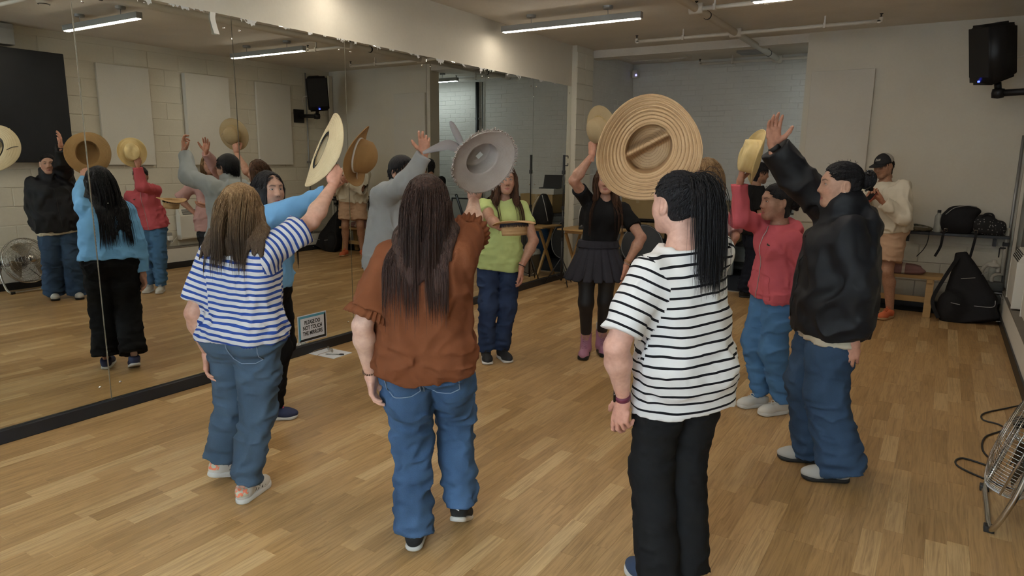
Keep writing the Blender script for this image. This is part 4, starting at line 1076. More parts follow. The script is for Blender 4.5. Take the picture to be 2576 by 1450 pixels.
ring_band(J, 'R', 'watch_strap', M_BLKR, .0255, .024, .014, .004); MB().lathe([(.001, .003), (.0035, .002), (.004, 0)], 8, m4(J['RH'] @ frame((-1, 0, 0)), q(-.082, -.005, -.036))).build('earring', M_CHROME, J['root'], smooth=True)
P10 = J

# -- woman in the pink hoodie --------------------------------------------------------------------------
J = make_person(dict(label='woman in coral pink zip hoodie and blue joggers holding a yellow straw hat up', H=1.50, g=.98, pel=(-.85, 4.52), hd=(-.872, 4.43, 1.362), yaw=226, hyaw=222, hy=220, hp=2, grp=1, eyes=True, skin=(.36, .20, .135), hres=.0034, res=1.15,
    R=((-1.065, 4.30, 1.475), (-1.12, 4.22, 1.2), (.12, .1, 1), (.4, .2, 0), 'grip'), L=((-.715, 4.43, .735), (-.62, 4.40, .95), DOWN, (-.5, .5, 0), 'relaxed'),
    feet=dict(R=(-.885, 4.56, 224, 0), L=(-.745, 4.50, 230, 0)), bt=.9, lg=.8, ag=.82))
trousers(J, 'joggers', garment_mat('blue_jersey', (.075, .175, .33), .9), rad=(.102, .085, .066), hem=.97, hipw=(.168, .13), fold=.008, res=1.1)
PINK = garment_mat('coral_fleece', (.50, .10, .12), .92)
shirt(J, 'hoodie', PINK, hem=-.16, sleeve='long', frac=.96, lr=(.066, .062, .046), neck=.056, fold=.006, extra=(hoodpiece(.085, .11, .05, .07, -.02),), res=1.1, cuff=-.006, w=[(-.35, .165, .125), (-.14, .168, .132), (-.05, .182, .142), (.25, .17, .13), (.5, .168, .125), (.72, .166, .12), (.84, .16, .105), (.93, .12, .085), (1.0, .080, .080)])
zz = [on_surf(J['shirt_fn'], J['pel'] + J['up'] * z, J['f'], far=.3) + J['f'] * .001 for z in np.linspace(-.065, .40, 16)]; MB().tube(np.array(zz), .003, 5).build('zip', mat('zip_metal', (.5, .4, .38), .4, .6), J['root'], smooth=True)
for sg in (1, -1):
    pk = [on_surf(J['shirt_fn'], J['pel'] + J['up'] * z + sg * J['r'] * x, J['f'], far=.3) + J['f'] * .001 for x, z in ((.02, .105), (.06, .105), (.09, .09), (.105, .05), (.125, -.02), (.13, -.04))]; MB().tube(spline(pk, 4), .0025, 5).build('pocket_seam', PINK, J['root'], smooth=True)
lc = on_surf(J['shirt_fn'], J['pel'] + J['up'] * .30 - J['r'] * .075, J['f'], far=.3) + J['f'] * .001; Fl = np.stack([J['r'], J['up'], J['f']], 1); MB().tube(np.array([(-.013, 0, 0), (-.004, .002, .001), (.006, .001, .001), (.013, .006, 0), (.006, .009, 0)]) @ Fl.T + lc, [.002, .004, .0045, .003, .0015], 6).build('emblem', mat('emblem_green', (.01, .05, .025), .6), J['root'], smooth=True)
shoes(J, 'sneaker', mat('white_leather', (.6, .58, .53), .5), M_WHITE, M_WHITE)
hair(J, H_BLACK, 'bun', n=500, vol=.006, tie=(0, -.1, .0), r=.003)
P9 = J

# -- woman in the light blue sweatshirt -----------------------------------------------------------------
J = make_person(dict(label='woman in light blue sweatshirt and black trousers with long straight black hair', H=1.53, g=1.06, sw=.142, pel=(-3.46, 2.68), hd=(-3.385, 2.685, 1.405), yaw=18, hyaw=24, hy=-6, hp=-2, grp=1, eyes=True, skin=(.43, .25, .175), hres=.003,
    R=((-2.935, 2.815, 1.425), (-2.98, 2.64, 1.10), (.25, .25, .93), (.4, .5, -.3), 'grip'), L=((-3.57, 2.86, .68), (-3.72, 2.9, .95), (.15, .1, -1), (0, -1, 0), 'relaxed'),
    feet=dict(R=(-3.405, 2.60, 38, 0), L=(-3.66, 2.68, 25, 18)), bt=.9, lg=.75, ag=.82))
trousers(J, 'black_trousers', garment_mat('black_jersey', (.006, .006, .007), .85), rad=(.106, .092, .098), hem=.95, hipw=(.178, .138), fold=.005)
shirt(J, 'sweatshirt', garment_mat('sky_fleece', (.165, .37, .63), .92), hem=-.02, sleeve='long', frac=.97, lr=(.070, .064, .048), neck=.058, fold=.007, cuff=-.006, w=[(-.35, .18, .14), (-.02, .186, .142), (.05, .2, .15), (.25, .19, .142), (.5, .178, .13), (.72, .17, .122), (.84, .165, .108), (.93, .12, .085), (1.0, .080, .080)], fr=(8, 8, 9))
m = mat('blue_mesh', (.018, .025, .075), .7); shoes(J, 'trainer', m, M_WHITE, mat('pink_lace', (.62, .05, .12), .6))
hair(J, H_BLACK, 'long', zend=-.44, n=900, vol=.004, front=False, massw=[(0, .086, .096, 0), (.3, .10, .085, 0), (.6, .115, .072, -.03), (.9, .12, .05, -.05), (1, .10, .04, -.055)], r=.0014, spread=.05, drape=(.125, .10))
for x_ in (-.045, .05): MB().lathe([(.007 * math.sin(t_), -.007 * math.cos(t_)) for t_ in np.linspace(.1, 3.04, 6)], 10, m4(np.eye(3), J['hd'] + J['RH'] @ (V3(x_, -.175, -.155) * J['hs']))).build('hair_bead', M_CHROME, J['root'], smooth=True)
P2 = J

# -- woman in the lime shirt ----------------------------------------------------------------------------------
J = make_person(dict(label='woman in lime green T-shirt and navy jeans facing the camera, arm held out', H=1.57, g=.98, pel=(-2.945, 4.50), hd=(-2.878, 4.48, 1.448), yaw=-50, hyaw=-52, hy=-47, hp=4, grp=1, eyes=True, skin=(.40, .225, .155), hres=.0034, res=1.2,
    R=((-2.535, 3.965, 1.076), (-2.72, 4.06, .85), (.66, -.6, .05), (0, 0, 1), 'relaxed'), L=((-2.72, 4.47, .775), (-2.64, 4.60, 1.0), (.05, -.05, -1), (-.7, -.5, 0), 'relaxed'),
    feet=dict(R=(-3.02, 4.43, -50, 0), L=(-2.935, 4.53, -35, 0)), bt=.92, lg=.8))
trousers(J, 'jeans', denim_mat('navy_denim', (.022, .035, .075), .3), rad=(.098, .074, .07), hem=1.0, hipw=(.168, .13), fold=.006, res=1.15)
shirt(J, 'lime_top', garment_mat('lime_jersey', (.45, .53, .21), .85), hem=-.28, frac=.5, sr=(.058, .064), neck=.066, fold=.005, res=1.15, w=[(-.35, .178, .134), (0, .172, .132), (.25, .156, .116), (.5, .158, .116), (.72, .162, .118), (.84, .158, .102), (.93, .12, .085), (1.0, .08, .08)], fr=(9, 9, 11))
shoes(J, 'trainer', mat('black_mesh', (.012, .012, .013), .8), M_WHITE, M_BLKR)
hair(J, H_BROWN, 'long', zend=-.36, n=500, vol=.006, locks=True, r=.0024)
ring_band(J, 'L', 'bracelet', M_BLKR, .026, .006, .015, .004)

# -- woman in the black T-shirt and skirt ------------------------------------------------------------------------
J = make_person(dict(label='woman in black T-shirt, grey pleated skirt, black tights and pink boots', H=1.61, g=.95, pel=(-2.315, 4.99), hd=(-2.248, 4.955, 1.455), yaw=-62, hyaw=-62, hy=-70, hp=8, grp=1, eyes=True, skin=(.44, .25, .175), hres=.0034, res=1.2,
    R=((-2.255, 4.70, 1.635), (-2.50, 4.70, 1.32), (.05, -.05, 1), (.3, .9, 0), 'grip'), L=((-2.05, 4.95, .80), (-1.93, 5.02, 1.1), (.0, -.08, -1), (-.85, -.4, 0), 'relaxed'),
    feet=dict(R=(-2.40, 5.0, -72, 0), L=(-2.33, 5.15, -52, 0)), bt=.92, lg=.9))
TG = mat('black_tights', (.012, .011, .012), .6)
trousers(J, 'tights', TG, rad=(.088, .058, .040), hem=.72, hipw=(.15, .11), waist=.03, waistw=(.12, .09), fold=0, res=1.1)
J['tr_fn_keep'] = J['tr_fn']
s = J['s']; A_, B_ = J['pel'] - UP * .235, J['pel'] + UP * .085
def skf(p):
    d = loft(p, A_, B_, [(0, .275 * s, .235 * s, 0), (.35, .222 * s, .185 * s, 0), (.7, .172 * s, .136 * s, 0), (1, .142 * s, .108 * s, 0)], J['rh'], None, 2.1)
    u = (p - A_) @ J['rh']; w_ = (p - A_) @ J['fh']; a = np.arctan2(u, w_); tz = np.clip((B_[2] - p[:, 2]) / .3, 0, 1)
    sw_ = (a * 8 / math.pi) % 1.0
    return d + .024 * tz ** 1.1 * np.exp(-((sw_ - .5) / .11) ** 2)
v, q = mesh_sdf(skf, A_ - V3(.36, .36, .03), B_ + V3(.36, .36, .03), .0075); link('pleated_skirt', np_mesh('pleated_skirt', v, q), garment_mat('charcoal_twill', (.030, .029, .036), .85), J['root'])
wb_ = lambda p: skf(p) - .011
v, q = mesh_sdf(lambda p: np.maximum(wb_(p), np.abs(p[:, 2] - B_[2] + .03) - .028), A_ - V3(.3, .3, .03), B_ + V3(.3, .3, .03), .0075); link('waistband', np_mesh('waistband', v, q), garment_mat('charcoal_band', (.026, .025, .031), .85), J['root'])
shirt(J, 'black_top', garment_mat('black_cotton', (.009, .009, .010), .85), hem=.0, tuck=False, frac=.6, sr=(.058, .064), neck=.066, fold=.004, res=1.15, w=[(-.1, .15, .115), (.1, .142, .108), (.25, .142, .108), (.5, .152, .114), (.72, .16, .116), (.84, .156, .102), (.93, .12, .085), (1.0, .080, .080)])
m = mat('pink_leather', (.36, .155, .235), .45); shoes(J, 'boot', m, M_BLKR, mat('boot_lace', (.42, .22, .30), .7))
for k in 'RL':
    FM, o_ = J['foot'][k]; tp_ = o_ + FM @ (V3(0, .047, .225) * s); v, q = mesh_sdf(lambda p: np.maximum(rc(p, tp_ - V3(0, 0, .05), tp_ + V3(0, 0, .05), .047, .046), np.abs(p[:, 2] - tp_[2] - .0) - .028), tp_ - .08, tp_ + .08, .006); link('sock', np_mesh('sock', v, q), garment_mat('white_sock', (.55, .53, .5), .9), J['root'])
hair(J, H_BROWN, 'long', zend=-.40, n=500, vol=.006, locks=True, r=.0024)
ring_band(J, 'L', 'bracelet', mat('bead_silver', (.5, .47, .42), .3, .7), .026, .01, .01, .004, bead=True); ring_band(J, 'L', 'bracelet', mat('gold_band', (.4, .28, .1), .3, .9), .026, .006, .03, .003)

# -- man in the grey hoodie --------------------------------------------------------------------------------------
J = make_person(dict(label='man in pale grey hooded sweatshirt with glasses and short black hair, hand raised', H=1.64, g=1.06, male=True, pel=(-3.42, 3.76), hd=(-3.335, 3.815, 1.50), yaw=2, hyaw=8, hy=-4, hp=0, eyes=True, skin=(.42, .24, .165), hres=.0034, res=1.15,
    R=((-2.985, 3.64, 1.63), (-3.10, 3.52, 1.30), (-.02, -.02, 1), (-.53, .85, 0), 'curl'), L=((-3.42, 4.04, .80), (-3.52, 4.12, 1.05), DOWN, (0, -1, 0), 'relaxed'),
    feet=dict(R=(-3.47, 3.63, 2, 0), L=(-3.47, 3.86, 12, 0)), bt=.9, lg=.75, ag=.82))
trousers(J, 'dark_trousers', garment_mat('charcoal_trouser', (.015, .016, .02), .85), rad=(.104, .082, .08), hem=1.0, res=1.2)
shirt(J, 'hoodie', garment_mat('grey_marl', (.30, .315, .325), .95, 500), hem=-.30, sleeve='long', frac=.95, lr=(.076, .070, .052), neck=.06, fold=.008, bust=0, cuff=-.004, extra=(hoodpiece(.09, .125, .06, .085, -.015), collar(.074, .018, .05)), res=1.05, w=[(-.35, .19, .145), (-.2, .205, .155), (.25, .2, .15), (.5, .2, .145), (.72, .2, .138), (.84, .19, .12), (.93, .13, .09), (1.0, .07, .07)], fr=(8, 8, 6))
shoes(J, 'trainer', mat('black_shoe', (.012, .012, .013), .7), M_BLKR, None)
hair(J, H_BLACK, 'short', n=1700, vol=.008, r=.0019, capoff=.013)
def glasses_on(J, m):
    q = lambda *a: J['hd'] + J['RH'] @ (np.array(a) * J['hs']); b = MB()
    for sx in (1, -1):
        b.tube(np.array([q(sx * .033 + .024 * math.cos(a), .098 - .004 * abs(math.cos(a)), .004 + .018 * math.sin(a)) for a in np.linspace(0, 6.283, 22)[:-1]]), .0016, 6, True); b.tube(np.array([q(sx * .057, .094, .008), q(sx * .076, .06, .009), q(sx * .083, .0, .008), q(sx * .083, -.03, -.004)]), .0016, 6)
    b.tube(np.array([q(-.009, .099, .006), q(0, .102, .009), q(.009, .099, .006)]), .0016, 6); b.build('glasses', m, J['root'], smooth=True)
glasses_on(J, mat('dark_frame', (.02, .018, .016), .3))

# -- woman in the dusty pink blouse ------------------------------------------------------------------------------
J = make_person(dict(label='woman in dusty pink blouse with honey hair, hidden behind the black ponytail', H=1.62, g=1.0, pel=(-1.44, 4.92), hd=(-1.465, 4.91, 1.512), yaw=206, hyaw=206, hy=212, hp=2, eyes=True, skin=(.42, .235, .165), hres=.0036, res=1.25,
    R=((-1.72, 4.69, 1.665), (-1.66, 4.90, 1.35), (-.35, -.1, .93), (-.5, -.8, 0), 'open'), L=((-1.30, 4.80, .93), (-1.22, 4.74, 1.0), (-.5, -.25, -.4), (0, 1, 0), 'fist'),
    feet=dict(R=(-1.47, 5.0, 206, 0), L=(-1.39, 4.83, 206, 0)), bt=.9, lg=.78, ag=.86))
trousers(J, 'trousers', garment_mat('black_cloth', (.012, .012, .014), .85), rad=(.1, .08, .075), hem=1.0, res=1.25)
shirt(J, 'blouse', garment_mat('dusty_pink', (.42, .25, .235), .85), hem=-.32, sleeves=dict(R='long', L='short'), frac=dict(R=.95, L=.95), lr=(.066, .058, .046), neck=.062, fold=.006, res=1.2)
shoes(J, 'trainer', mat('dark_shoe', (.02, .018, .018), .7), M_BLKR, None)
hair(J, H_HONEY, 'bob', zend=-.2, n=400, vol=.006, locks=False, r=.0024)

# -- man in the black T-shirt by the alcove -------------------------------------------------------------------------
J = make_person(dict(label='man in black T-shirt and dark jeans turned away at the alcove edge', H=1.60, g=1.06, male=True, pel=(-1.90, 8.40), hd=(-1.86, 8.42, 1.475), yaw=28, hyaw=30, hy=32, hp=10, eyes=False, skin=(.33, .185, .12), hres=.005, res=1.4,
    R=((-1.60, 8.32, 1.06), (-1.80, 8.12, 1.0), (.8, .4, .1), (0, 0, 1), 'relaxed'), L=((-1.66, 8.56, 1.06), (-1.95, 8.72, 1.0), (.8, .2, .1), (0, 0, 1), 'relaxed'),
    feet=dict(R=(-1.92, 8.30, 22, 0), L=(-1.96, 8.50, 38, 0)), bt=.9, lg=.78))
trousers(J, 'dark_jeans', denim_mat('black_denim', (.010, .012, .02), .3), rad=(.104, .085, .085), hem=1.03, res=1.3)
shirt(J, 'black_top', garment_mat('black_tee', (.010, .010, .011), .85), hem=-.28, frac=.75, sr=(.07, .076), bust=0, res=1.25, w=[(-.35, .19, .135), (0, .186, .135), (.5, .188, .132), (.72, .19, .13), (.84, .18, .115), (.93, .125, .09), (1.0, .080, .080)])
shoes(J, 'trainer', mat('black_shoe2', (.012, .012, .013), .7), M_BLKR, None)
hair(J, H_BLACK, 'short', n=500, vol=.012, r=.004, capoff=.012)

# -- man in the cream sweatshirt and cap ---------------------------------------------------------------------------------
J = make_person(dict(label='man in cream sweatshirt, tan shorts, orange shoes and black cap, looking at his phone', H=1.72, g=1.06, male=True, pel=(-.48, 8.14), hd=(-.565, 8.06, 1.575), yaw=236, hyaw=236, hy=238, hp=16, eyes=True, skin=(.36, .20, .13), hres=.004, res=1.3, legskin=True,
    R=((-.66, 7.86, 1.22), (-.80, 8.06, 1.05), (.45, -.45, .5), (.2, .3, .9), 'relaxed'), L=((-.52, 7.82, 1.22), (-.26, 7.94, 1.05), (-.6, -.2, .5), (.2, .3, .9), 'relaxed'),
    feet=dict(R=(-.60, 8.20, 212, 0), L=(-.36, 8.06, 248, 0)), bt=.92, ag=.82))
trousers(J, 'shorts', garment_mat('tan_cotton', (.47, .31, .21), .85), rad=(.112, .105, .115), hem=.78, hipw=(.19, .145), waistw=(.165, .125), fold=.005, res=1.2)
shirt(J, 'sweatshirt', garment_mat('cream_fleece', (.60, .55, .45), .92), hem=-.10, sleeve='long', frac=.95, lr=(.08, .072, .054), neck=.06, fold=.009, bust=0, cuff=-.006, res=1.15, w=[(-.35, .19, .145), (-.1, .196, .15), (0, .215, .165), (.25, .212, .16), (.5, .205, .15), (.72, .2, .14), (.84, .19, .12), (.93, .13, .09), (1.0, .068, .07)])
m = mat('orange_suede', (.55, .13, .05), .85); shoes(J, 'sneaker', m, mat('tan_sole', (.45, .28, .15), .7), m)
hair(J, H_BLACK, 'short', n=250, vol=.003, r=.003, capoff=.005)
q = lambda a: (np.asarray(a) * J['hs']) @ J['RH'].T + J['hd']
capf = lambda p: np.maximum(ell(p, (0, -.012, .034), (.086, .106, .096)), np.maximum(.036 - p[:, 2] - .0 * p[:, 1], -1))
v, f_ = mesh_sdf(capf, (-.12, -.14, 0), (.12, .13, .15), .0055); me = np_mesh('cap', q(v), f_); fattr(me, 'cy', v[:, 1])
m = mat('cap_cloth', BLK, .8); t = NT(m); t.l(t.mix(t.math('LESS_THAN', t.attr('cy'), -.012), (.010, .010, .012), (.42, .40, .36)), t.b.inputs['Base Color']); cap = link('cap', me, m, J['root']); cap['label'] = 'black cap with pale mesh back and white script'
v, f_ = mesh_sdf(lambda p: np.maximum(ell(p, (0, .085, .042 - 0), (.078, .085, .9)), np.abs(p[:, 2] - .040 + 2.2 * p[:, 0] ** 2 + .12 * (p[:, 1] - .08)) - .0035), (-.1, .0, -.01), (.1, .18, .06), .0045); link('visor', np_mesh('visor', q(v), f_), mat('cap_visor', (.009, .009, .011), .8), cap)
CAP_J, CAP_O = J, cap
ph = empty('mobile_phone', J['base'] + (J['wr']['R'] + J['wr']['L']) / 2 + V3(-.03, -.09, .06), R(236), 'dark phone in a red case in the hands of the man in the cap', 'phone'); Mp = m4(np.array([[0, -.75, .66], [1, 0, 0], [0, .66, .75]]), (0, 0, 0)); MB().box((-.036, -.075, -.005), (.036, .075, .004), .004, Mp).build('case', mat('phone_case', (.30, .04, .03), .4), ph); MB().box((-.033, -.071, .004), (.033, .071, .0055), .0, Mp).build('screen', mat('phone_screen', (.01, .01, .012), .1), ph)

# ================================================================ HATS
def straw(name, a, b, ring=0., weave=420, rough=.75, rings=150., lines=0., radial=.35):
    m = mat(name, a, rough, 0, .25); t = NT(m); v = t.coord(); n_ = t.noise(v, 26, 4)
    c = t.mix(n_, a, b); r_ = t.attr('hr'); w1 = t.math('SINE', t.math('MULTIPLY', r_, rings)); an = t.math('SINE', t.math('MULTIPLY', t.attr('ha'), weave * .6))
    if lines:
        ln_ = t.math('LESS_THAN', t.math('FRACT', t.math('DIVIDE', t.math('ADD', r_, t.math('MULTIPLY', t.noise(v, 9, 2), .006)), lines)), .13); c = t.mix(ln_, c, tuple(x_ * .62 for x_ in a))
    t.l(c, t.b.inputs['Base Color']); h_ = t.math('ADD', t.math('MULTIPLY', w1, .5 + ring), t.math('ADD', t.math('MULTIPLY', an, radial), t.noise(v, weave, 2))); t.bump(h_, .35, .003); return m
def hat(label, c, n, m, rc_=.088, h=.105, rb=.2, droop=0., oval=1.14, dent=0., wave=0., wph=0., curl=0., x=(0, 0, 1), ridge=0., ridge_n=10, seg=80, band=None, bandm=None, dome=.75, pinch=0., side=0., th=.0028, name='straw_hat', skew=0., cone=0., warp=None, tilt2=0.):
    """one surface of revolution with brim waves; z = crown axis, brim plane at 0; x gives the front"""
    F_ = frame(n, x); rows = []
    for t_ in np.linspace(0, 1, 11): rows.append((rc_ * .93 * t_, h * (1 - (1 - dome) * t_ ** 2.2), 0))
    for t_ in np.linspace(.12, 1, 10): rows.append((rc_ * (.93 + .09 * t_ ** .7), h * dome * (1 - t_), 0))
    for t_ in np.linspace(.03, 1, 34): rows.append((rc_ * 1.03 + (rb - rc_ * 1.03) * t_, 0, t_))
    an = np.linspace(0, 2 * np.pi, seg, False); V = []; HR = []; HA = []
    for i, (r_, z, tb) in enumerate(rows):
        ov = 1 + (oval - 1) * (1 - .55 * tb); X = r_ * np.cos(an) * ov; Y = r_ * np.sin(an) / (ov ** .5); Z = np.full(seg, float(z))
        if tb > 0:
            Z = Z - droop * tb ** 1.5 + wave * tb ** 1.6 * np.sin(2 * an + wph) + curl * tb ** 2.2 * np.abs(np.sin(an)) ** 2 + ridge * np.sin(tb * ridge_n * 6.283) * (tb < .97)
            Z = Z + tilt2 * tb ** 2 * np.cos(an)
            k = 1 + skew * tb * np.cos(3 * an + wph); X = X * k; Y = Y * k
        else:
            Z = Z - dent * np.exp(-((X - .0) / (rc_ * .62)) ** 2 - (Y / (rc_ * .24)) ** 2) * (z > h * .35) - pinch * np.exp(-((X - rc_ * .75) / (rc_ * .5)) ** 2) * (np.exp(-((np.abs(Y) - rc_ * .55) / (rc_ * .28)) ** 2)) * (z > h * .3)
            if side: X = X - side * np.exp(-((an - 0) / .5) ** 2) * np.clip(z / h, 0, 1)
            if cone: Y = Y * (1 - cone * np.clip(z / h, 0, 1) * (X > -9)); 
            Z = Z + (ridge * .6 * np.sin(r_ * 300) if ridge and z >= h * .7 else 0)
        P_ = np.stack([X, Y, Z], 1)
        if warp: P_ = warp(P_, tb, an)
        V.append(P_); HR.append(np.full(seg, r_ + (h - z if tb == 0 else h))); HA.append(an)
    V = np.concatenate(V); nr = len(rows); HR = np.concatenate(HR); HA = np.concatenate(HA)
    i, j = np.meshgrid(np.arange(nr - 1), np.arange(seg), indexing='ij'); f_ = np.stack([i * seg + j, (i + 1) * seg + j, (i + 1) * seg + (j + 1) % seg, i * seg + (j + 1) % seg], -1).reshape(-1, 4)
    # second skin for thickness
    bmx = np_mesh('t', V, f_); nn = np.zeros(len(V) * 3, np.float32); bmx.vertices.foreach_get('normal', nn); bpy.data.meshes.remove(bmx); nn = nn.reshape(-1, 3)
    V2 = V - nn * th; N0 = len(V); f2 = f_[:, ::-1] + N0; e0 = (nr - 1) * seg + np.arange(seg); e1 = (nr - 1) * seg + (np.arange(seg) + 1) % seg; rim = np.stack([e0, e0 + N0, e1 + N0, e1], 1)
    rt = empty(name, c, 0, label, 'hat', 'hats held by the dancers'); me = np_mesh('hat_shape', np.concatenate([V, V2]) @ F_.T, np.concatenate([f_, f2, rim])); fattr(me, 'hr', np.tile(HR, 2)); fattr(me, 'ha', np.tile(HA, 2)); link('crown_and_brim', me, m, rt)
    if band:
        w0, w1, ex = band; k = [(rc_ * (1.025 + ex), w0), (rc_ * (1.035 + ex), (w0 + w1) / 2), (rc_ * (1.01 + ex), w1), (rc_ * .99, w1), (rc_ * 1.0, w0)]; v, g = lathe(k, 48, False, False); v = v * np.array([oval, oval ** -.5, 1]); link('hat_band', np_mesh('hat_band', v @ F_.T, g), bandm, rt)
    edge = V[(nr - 1) * seg:] @ F_.T; MB().tube(edge, th * .8, 6, True).build('brim_edge', m, rt, smooth=True)
    return rt, F_
S_BIG = straw('raffia', (.33, .19, .09), (.42, .27, .145), .2, 300, .55, 0, .0135, .06); S_PALE = straw('panama_straw', (.50, .40, .24), (.60, .49, .31), .2, 420, .7, 500); S_TAN = straw('tan_felt_straw', (.30, .17, .065), (.36, .215, .09), .05, 700, .8, 700)
S_YEL = straw('yellow_straw', (.58, .42, .17), (.68, .55, .30), .2, 420, .6, 260); S_BEIGE = straw('beige_felt', (.34, .245, .13), (.40, .30, .17), .05, 600, .85, 900); S_GREY = straw('grey_sinamay', (.29, .235, .205), (.36, .30, .265), .1, 1400, .7, 1300); S_SAND = straw('sand_straw', (.42, .25, .11), (.50, .32, .16), .3, 300, .7, 300)
# big round raffia hat, inside turned to the camera
def bigwarp(P_, tb, an):
    P_ = P_.copy()
    if tb == 0:
        d_ = np.exp(-((P_[:, 0] - .01) * .5 - P_[:, 1] * .86 - .012) ** 2 / .00022) * (P_[:, 2] > .02); P_[:, 2] -= .085 * d_ * np.clip(P_[:, 2] / .1, 0, 1)
    return P_
hat('big raffia sun hat with ridged brim, held up before the ponytail woman', (-.965, 2.50, 1.643), (-.33, .93, .10), S_BIG, .088, .105, .190, droop=.05, wave=.032, wph=2.2, ridge=.0022, ridge_n=8, oval=1.08, skew=.035, warp=bigwarp, dome=.8, x=(.5, .1, .8), name='raffia_sun_hat')
# grey occasion hat with ribbon tails
rt, F_ = hat('grey fabric hat with frayed brim and ribbon tails, held by the woman in rust', (-1.635, 2.365, 1.60), (-.77, .40, .46), S_GREY, .07, .08, .140, droop=.026, oval=1.05, x=(.3, .5, .8), wave=.006, dome=.85, name='grey_ribbon_hat')
b = MB(); nF = 320
for i in range(nF):
    a = i / nF * 6.283; P_ = F_ @ V3(.140 * math.cos(a), .138 * math.sin(a), -.026 + .003 * math.sin(a * 9)); b.tube([P_, P_ + F_ @ V3(.011 * math.cos(a + random.uniform(-.9, .9)), .011 * math.sin(a + random.uniform(-.9, .9)), random.uniform(-.011, .006))], [.003, .001], 4)
b.build('frayed_edge', S_GREY, rt, smooth=True)
M_RIB = garment_mat('grey_ribbon', (.17, .145, .135), .7)
cL = -V3(.847, .531, 0)
k0 = F_ @ V3(0, 0, .03) + cL * .075 + UP * .02
for nm, pts, w in (('ribbon_tail', [k0, k0 + cL * .05 + UP * .022, k0 + cL * .10 + UP * .01, k0 + cL * .16 - UP * .012], .042), ('ribbon_tail', [k0 + UP * .03, k0 + cL * .015 + UP * .06, k0 + cL * .035 + UP * .10, k0 + cL * .045 + UP * .118], .03)):
    o = strap_np = None
    P_ = spline(pts, 7); T_ = np.gradient(P_, axis=0); T_ /= np.linalg.norm(T_, axis=1)[:, None]; S_ = np.cross(T_, np.broadcast_to(-F_CAM + V3(0, 0, .3), T_.shape)); S_ /= np.linalg.norm(S_, axis=1)[:, None]; n = len(P_); tp_ = np.sin(np.linspace(.9, 2.9, n))[:, None]; N_ = np.cross(S_, T_) * .0015
    v = np.stack([P_ - S_ * w / 2 * tp_ - N_, P_ - N_ * 5 , P_ + S_ * w / 2 * tp_ - N_, P_ + S_ * w / 2 * tp_ + N_, P_ + N_ * -3, P_ - S_ * w / 2 * tp_ + N_], 1).reshape(-1, 3); i, j = np.meshgrid(np.arange(n - 1), np.arange(6), indexing='ij'); f_ = np.stack([i * 6 + j, i * 6 + (j + 1) % 6, (i + 1) * 6 + (j + 1) % 6, (i + 1) * 6 + j], -1).reshape(-1, 4)
    link(nm, np_mesh(nm, v, f_), M_RIB, rt)
MB().box((-.014, -.0, -.011), (.014, .0012, .011), 0, m4(np.stack([F_[:, 0], F_[:, 2], F_[:, 1]], 1), F_ @ V3(.0, .03, .068))).build('size_tag', mat('tag_white', (.6, .6, .58), .6), rt)
# pale panama with chin cord, brim edge-on
rt, F_ = hat('pale woven straw hat with curled brim and black chin cord, above blue stripes', (-2.58, 2.36, 1.635), (.44, .80, -.40), S_PALE, .085, .085, .178, curl=.05, oval=1.16, dent=.03, x=(.18, .28, .93), wave=0, dome=.85, name='panama_hat', band=(.002, .03, .03), bandm=M_BLACK)
MB().tube(spline([F_ @ V3(-.01, -.105, -.004), F_ @ V3(.02, -.14, .012), F_ @ V3(.03, -.165, .05), F_ @ V3(-.03, -.15, .075), F_ @ V3(-.07, -.12, .03)], 6), .0022, 6).build('chin_cord', M_BLACK, rt, smooth=True)
MB().lathe([(.084, .0005), (.084, .004), (.07, .0042), (.07, .001)], 40, m4(F_ * np.array([[1.15, .93, 1]]), (0, 0, 0)), False, False).build('sweatband', M_BLACK, rt)
# tan hat with white band
rt, F_ = hat('tan hat with round crown and white band, held by the woman in light blue', (-2.865, 2.89, 1.615), (.86, .42, -.22), S_TAN, .088, .118, .165, droop=-.012, wave=.028, wph=.6, oval=1.1, dome=.62, x=(.1, .2, 1), name='tan_hat', band=(.002, .012, .02), bandm=mat('white_cord', (.62, .6, .57), .7))
MB().tube(spline([F_ @ V3(-.09, -.03, .012), F_ @ V3(-.12, -.05, .01), F_ @ V3(-.15, -.05, .02)], 5), .004, 6).build('band_tail', mat('white_cord2', (.6, .58, .55), .7), rt, smooth=True)
# yellow straw hat
hat('yellow woven straw hat with pinched crown, held by the woman in the pink hoodie', (-.975, 4.30, 1.63), (-.86, -.46, .12), S_YEL, .086, .105, .150, curl=.045, dent=.022, pinch=.022, oval=1.16, dome=.86, x=(.1, -.1, 1), wave=.01, name='cowboy_hat')
# beige felt hat with bead band
rt, F_ = hat('beige felt hat with gold bead band, held up by the woman in black T-shirt', (-2.20, 4.72, 1.825), (-.39, -.885, -.25), S_BEIGE, .088, .10, .165, oval=1.08, dome=.72, droop=.01, name='felt_hat')
b = MB()
for i in range(46):
    a = i / 46 * 6.283; b.lathe([(.0035 * math.sin(t_), -.0035 * math.cos(t_)) for t_ in np.linspace(.1, 3.04, 5)], 6, m4(np.eye(3), F_ @ V3(.092 * 1.08 * math.cos(a), .092 / 1.04 * math.sin(a), .008)))
b.build('bead_band', mat('gold_bead', (.5, .36, .13), .3, .85), rt, smooth=True); MB().tube(spline([F_ @ V3(.0, -.092, .008), F_ @ V3(.02, -.10, .03), F_ @ V3(.0, -.115, .05)], 4), .0018, 5).build('cord_end', mat('cord_grey', (.25, .22, .2), .7), rt)
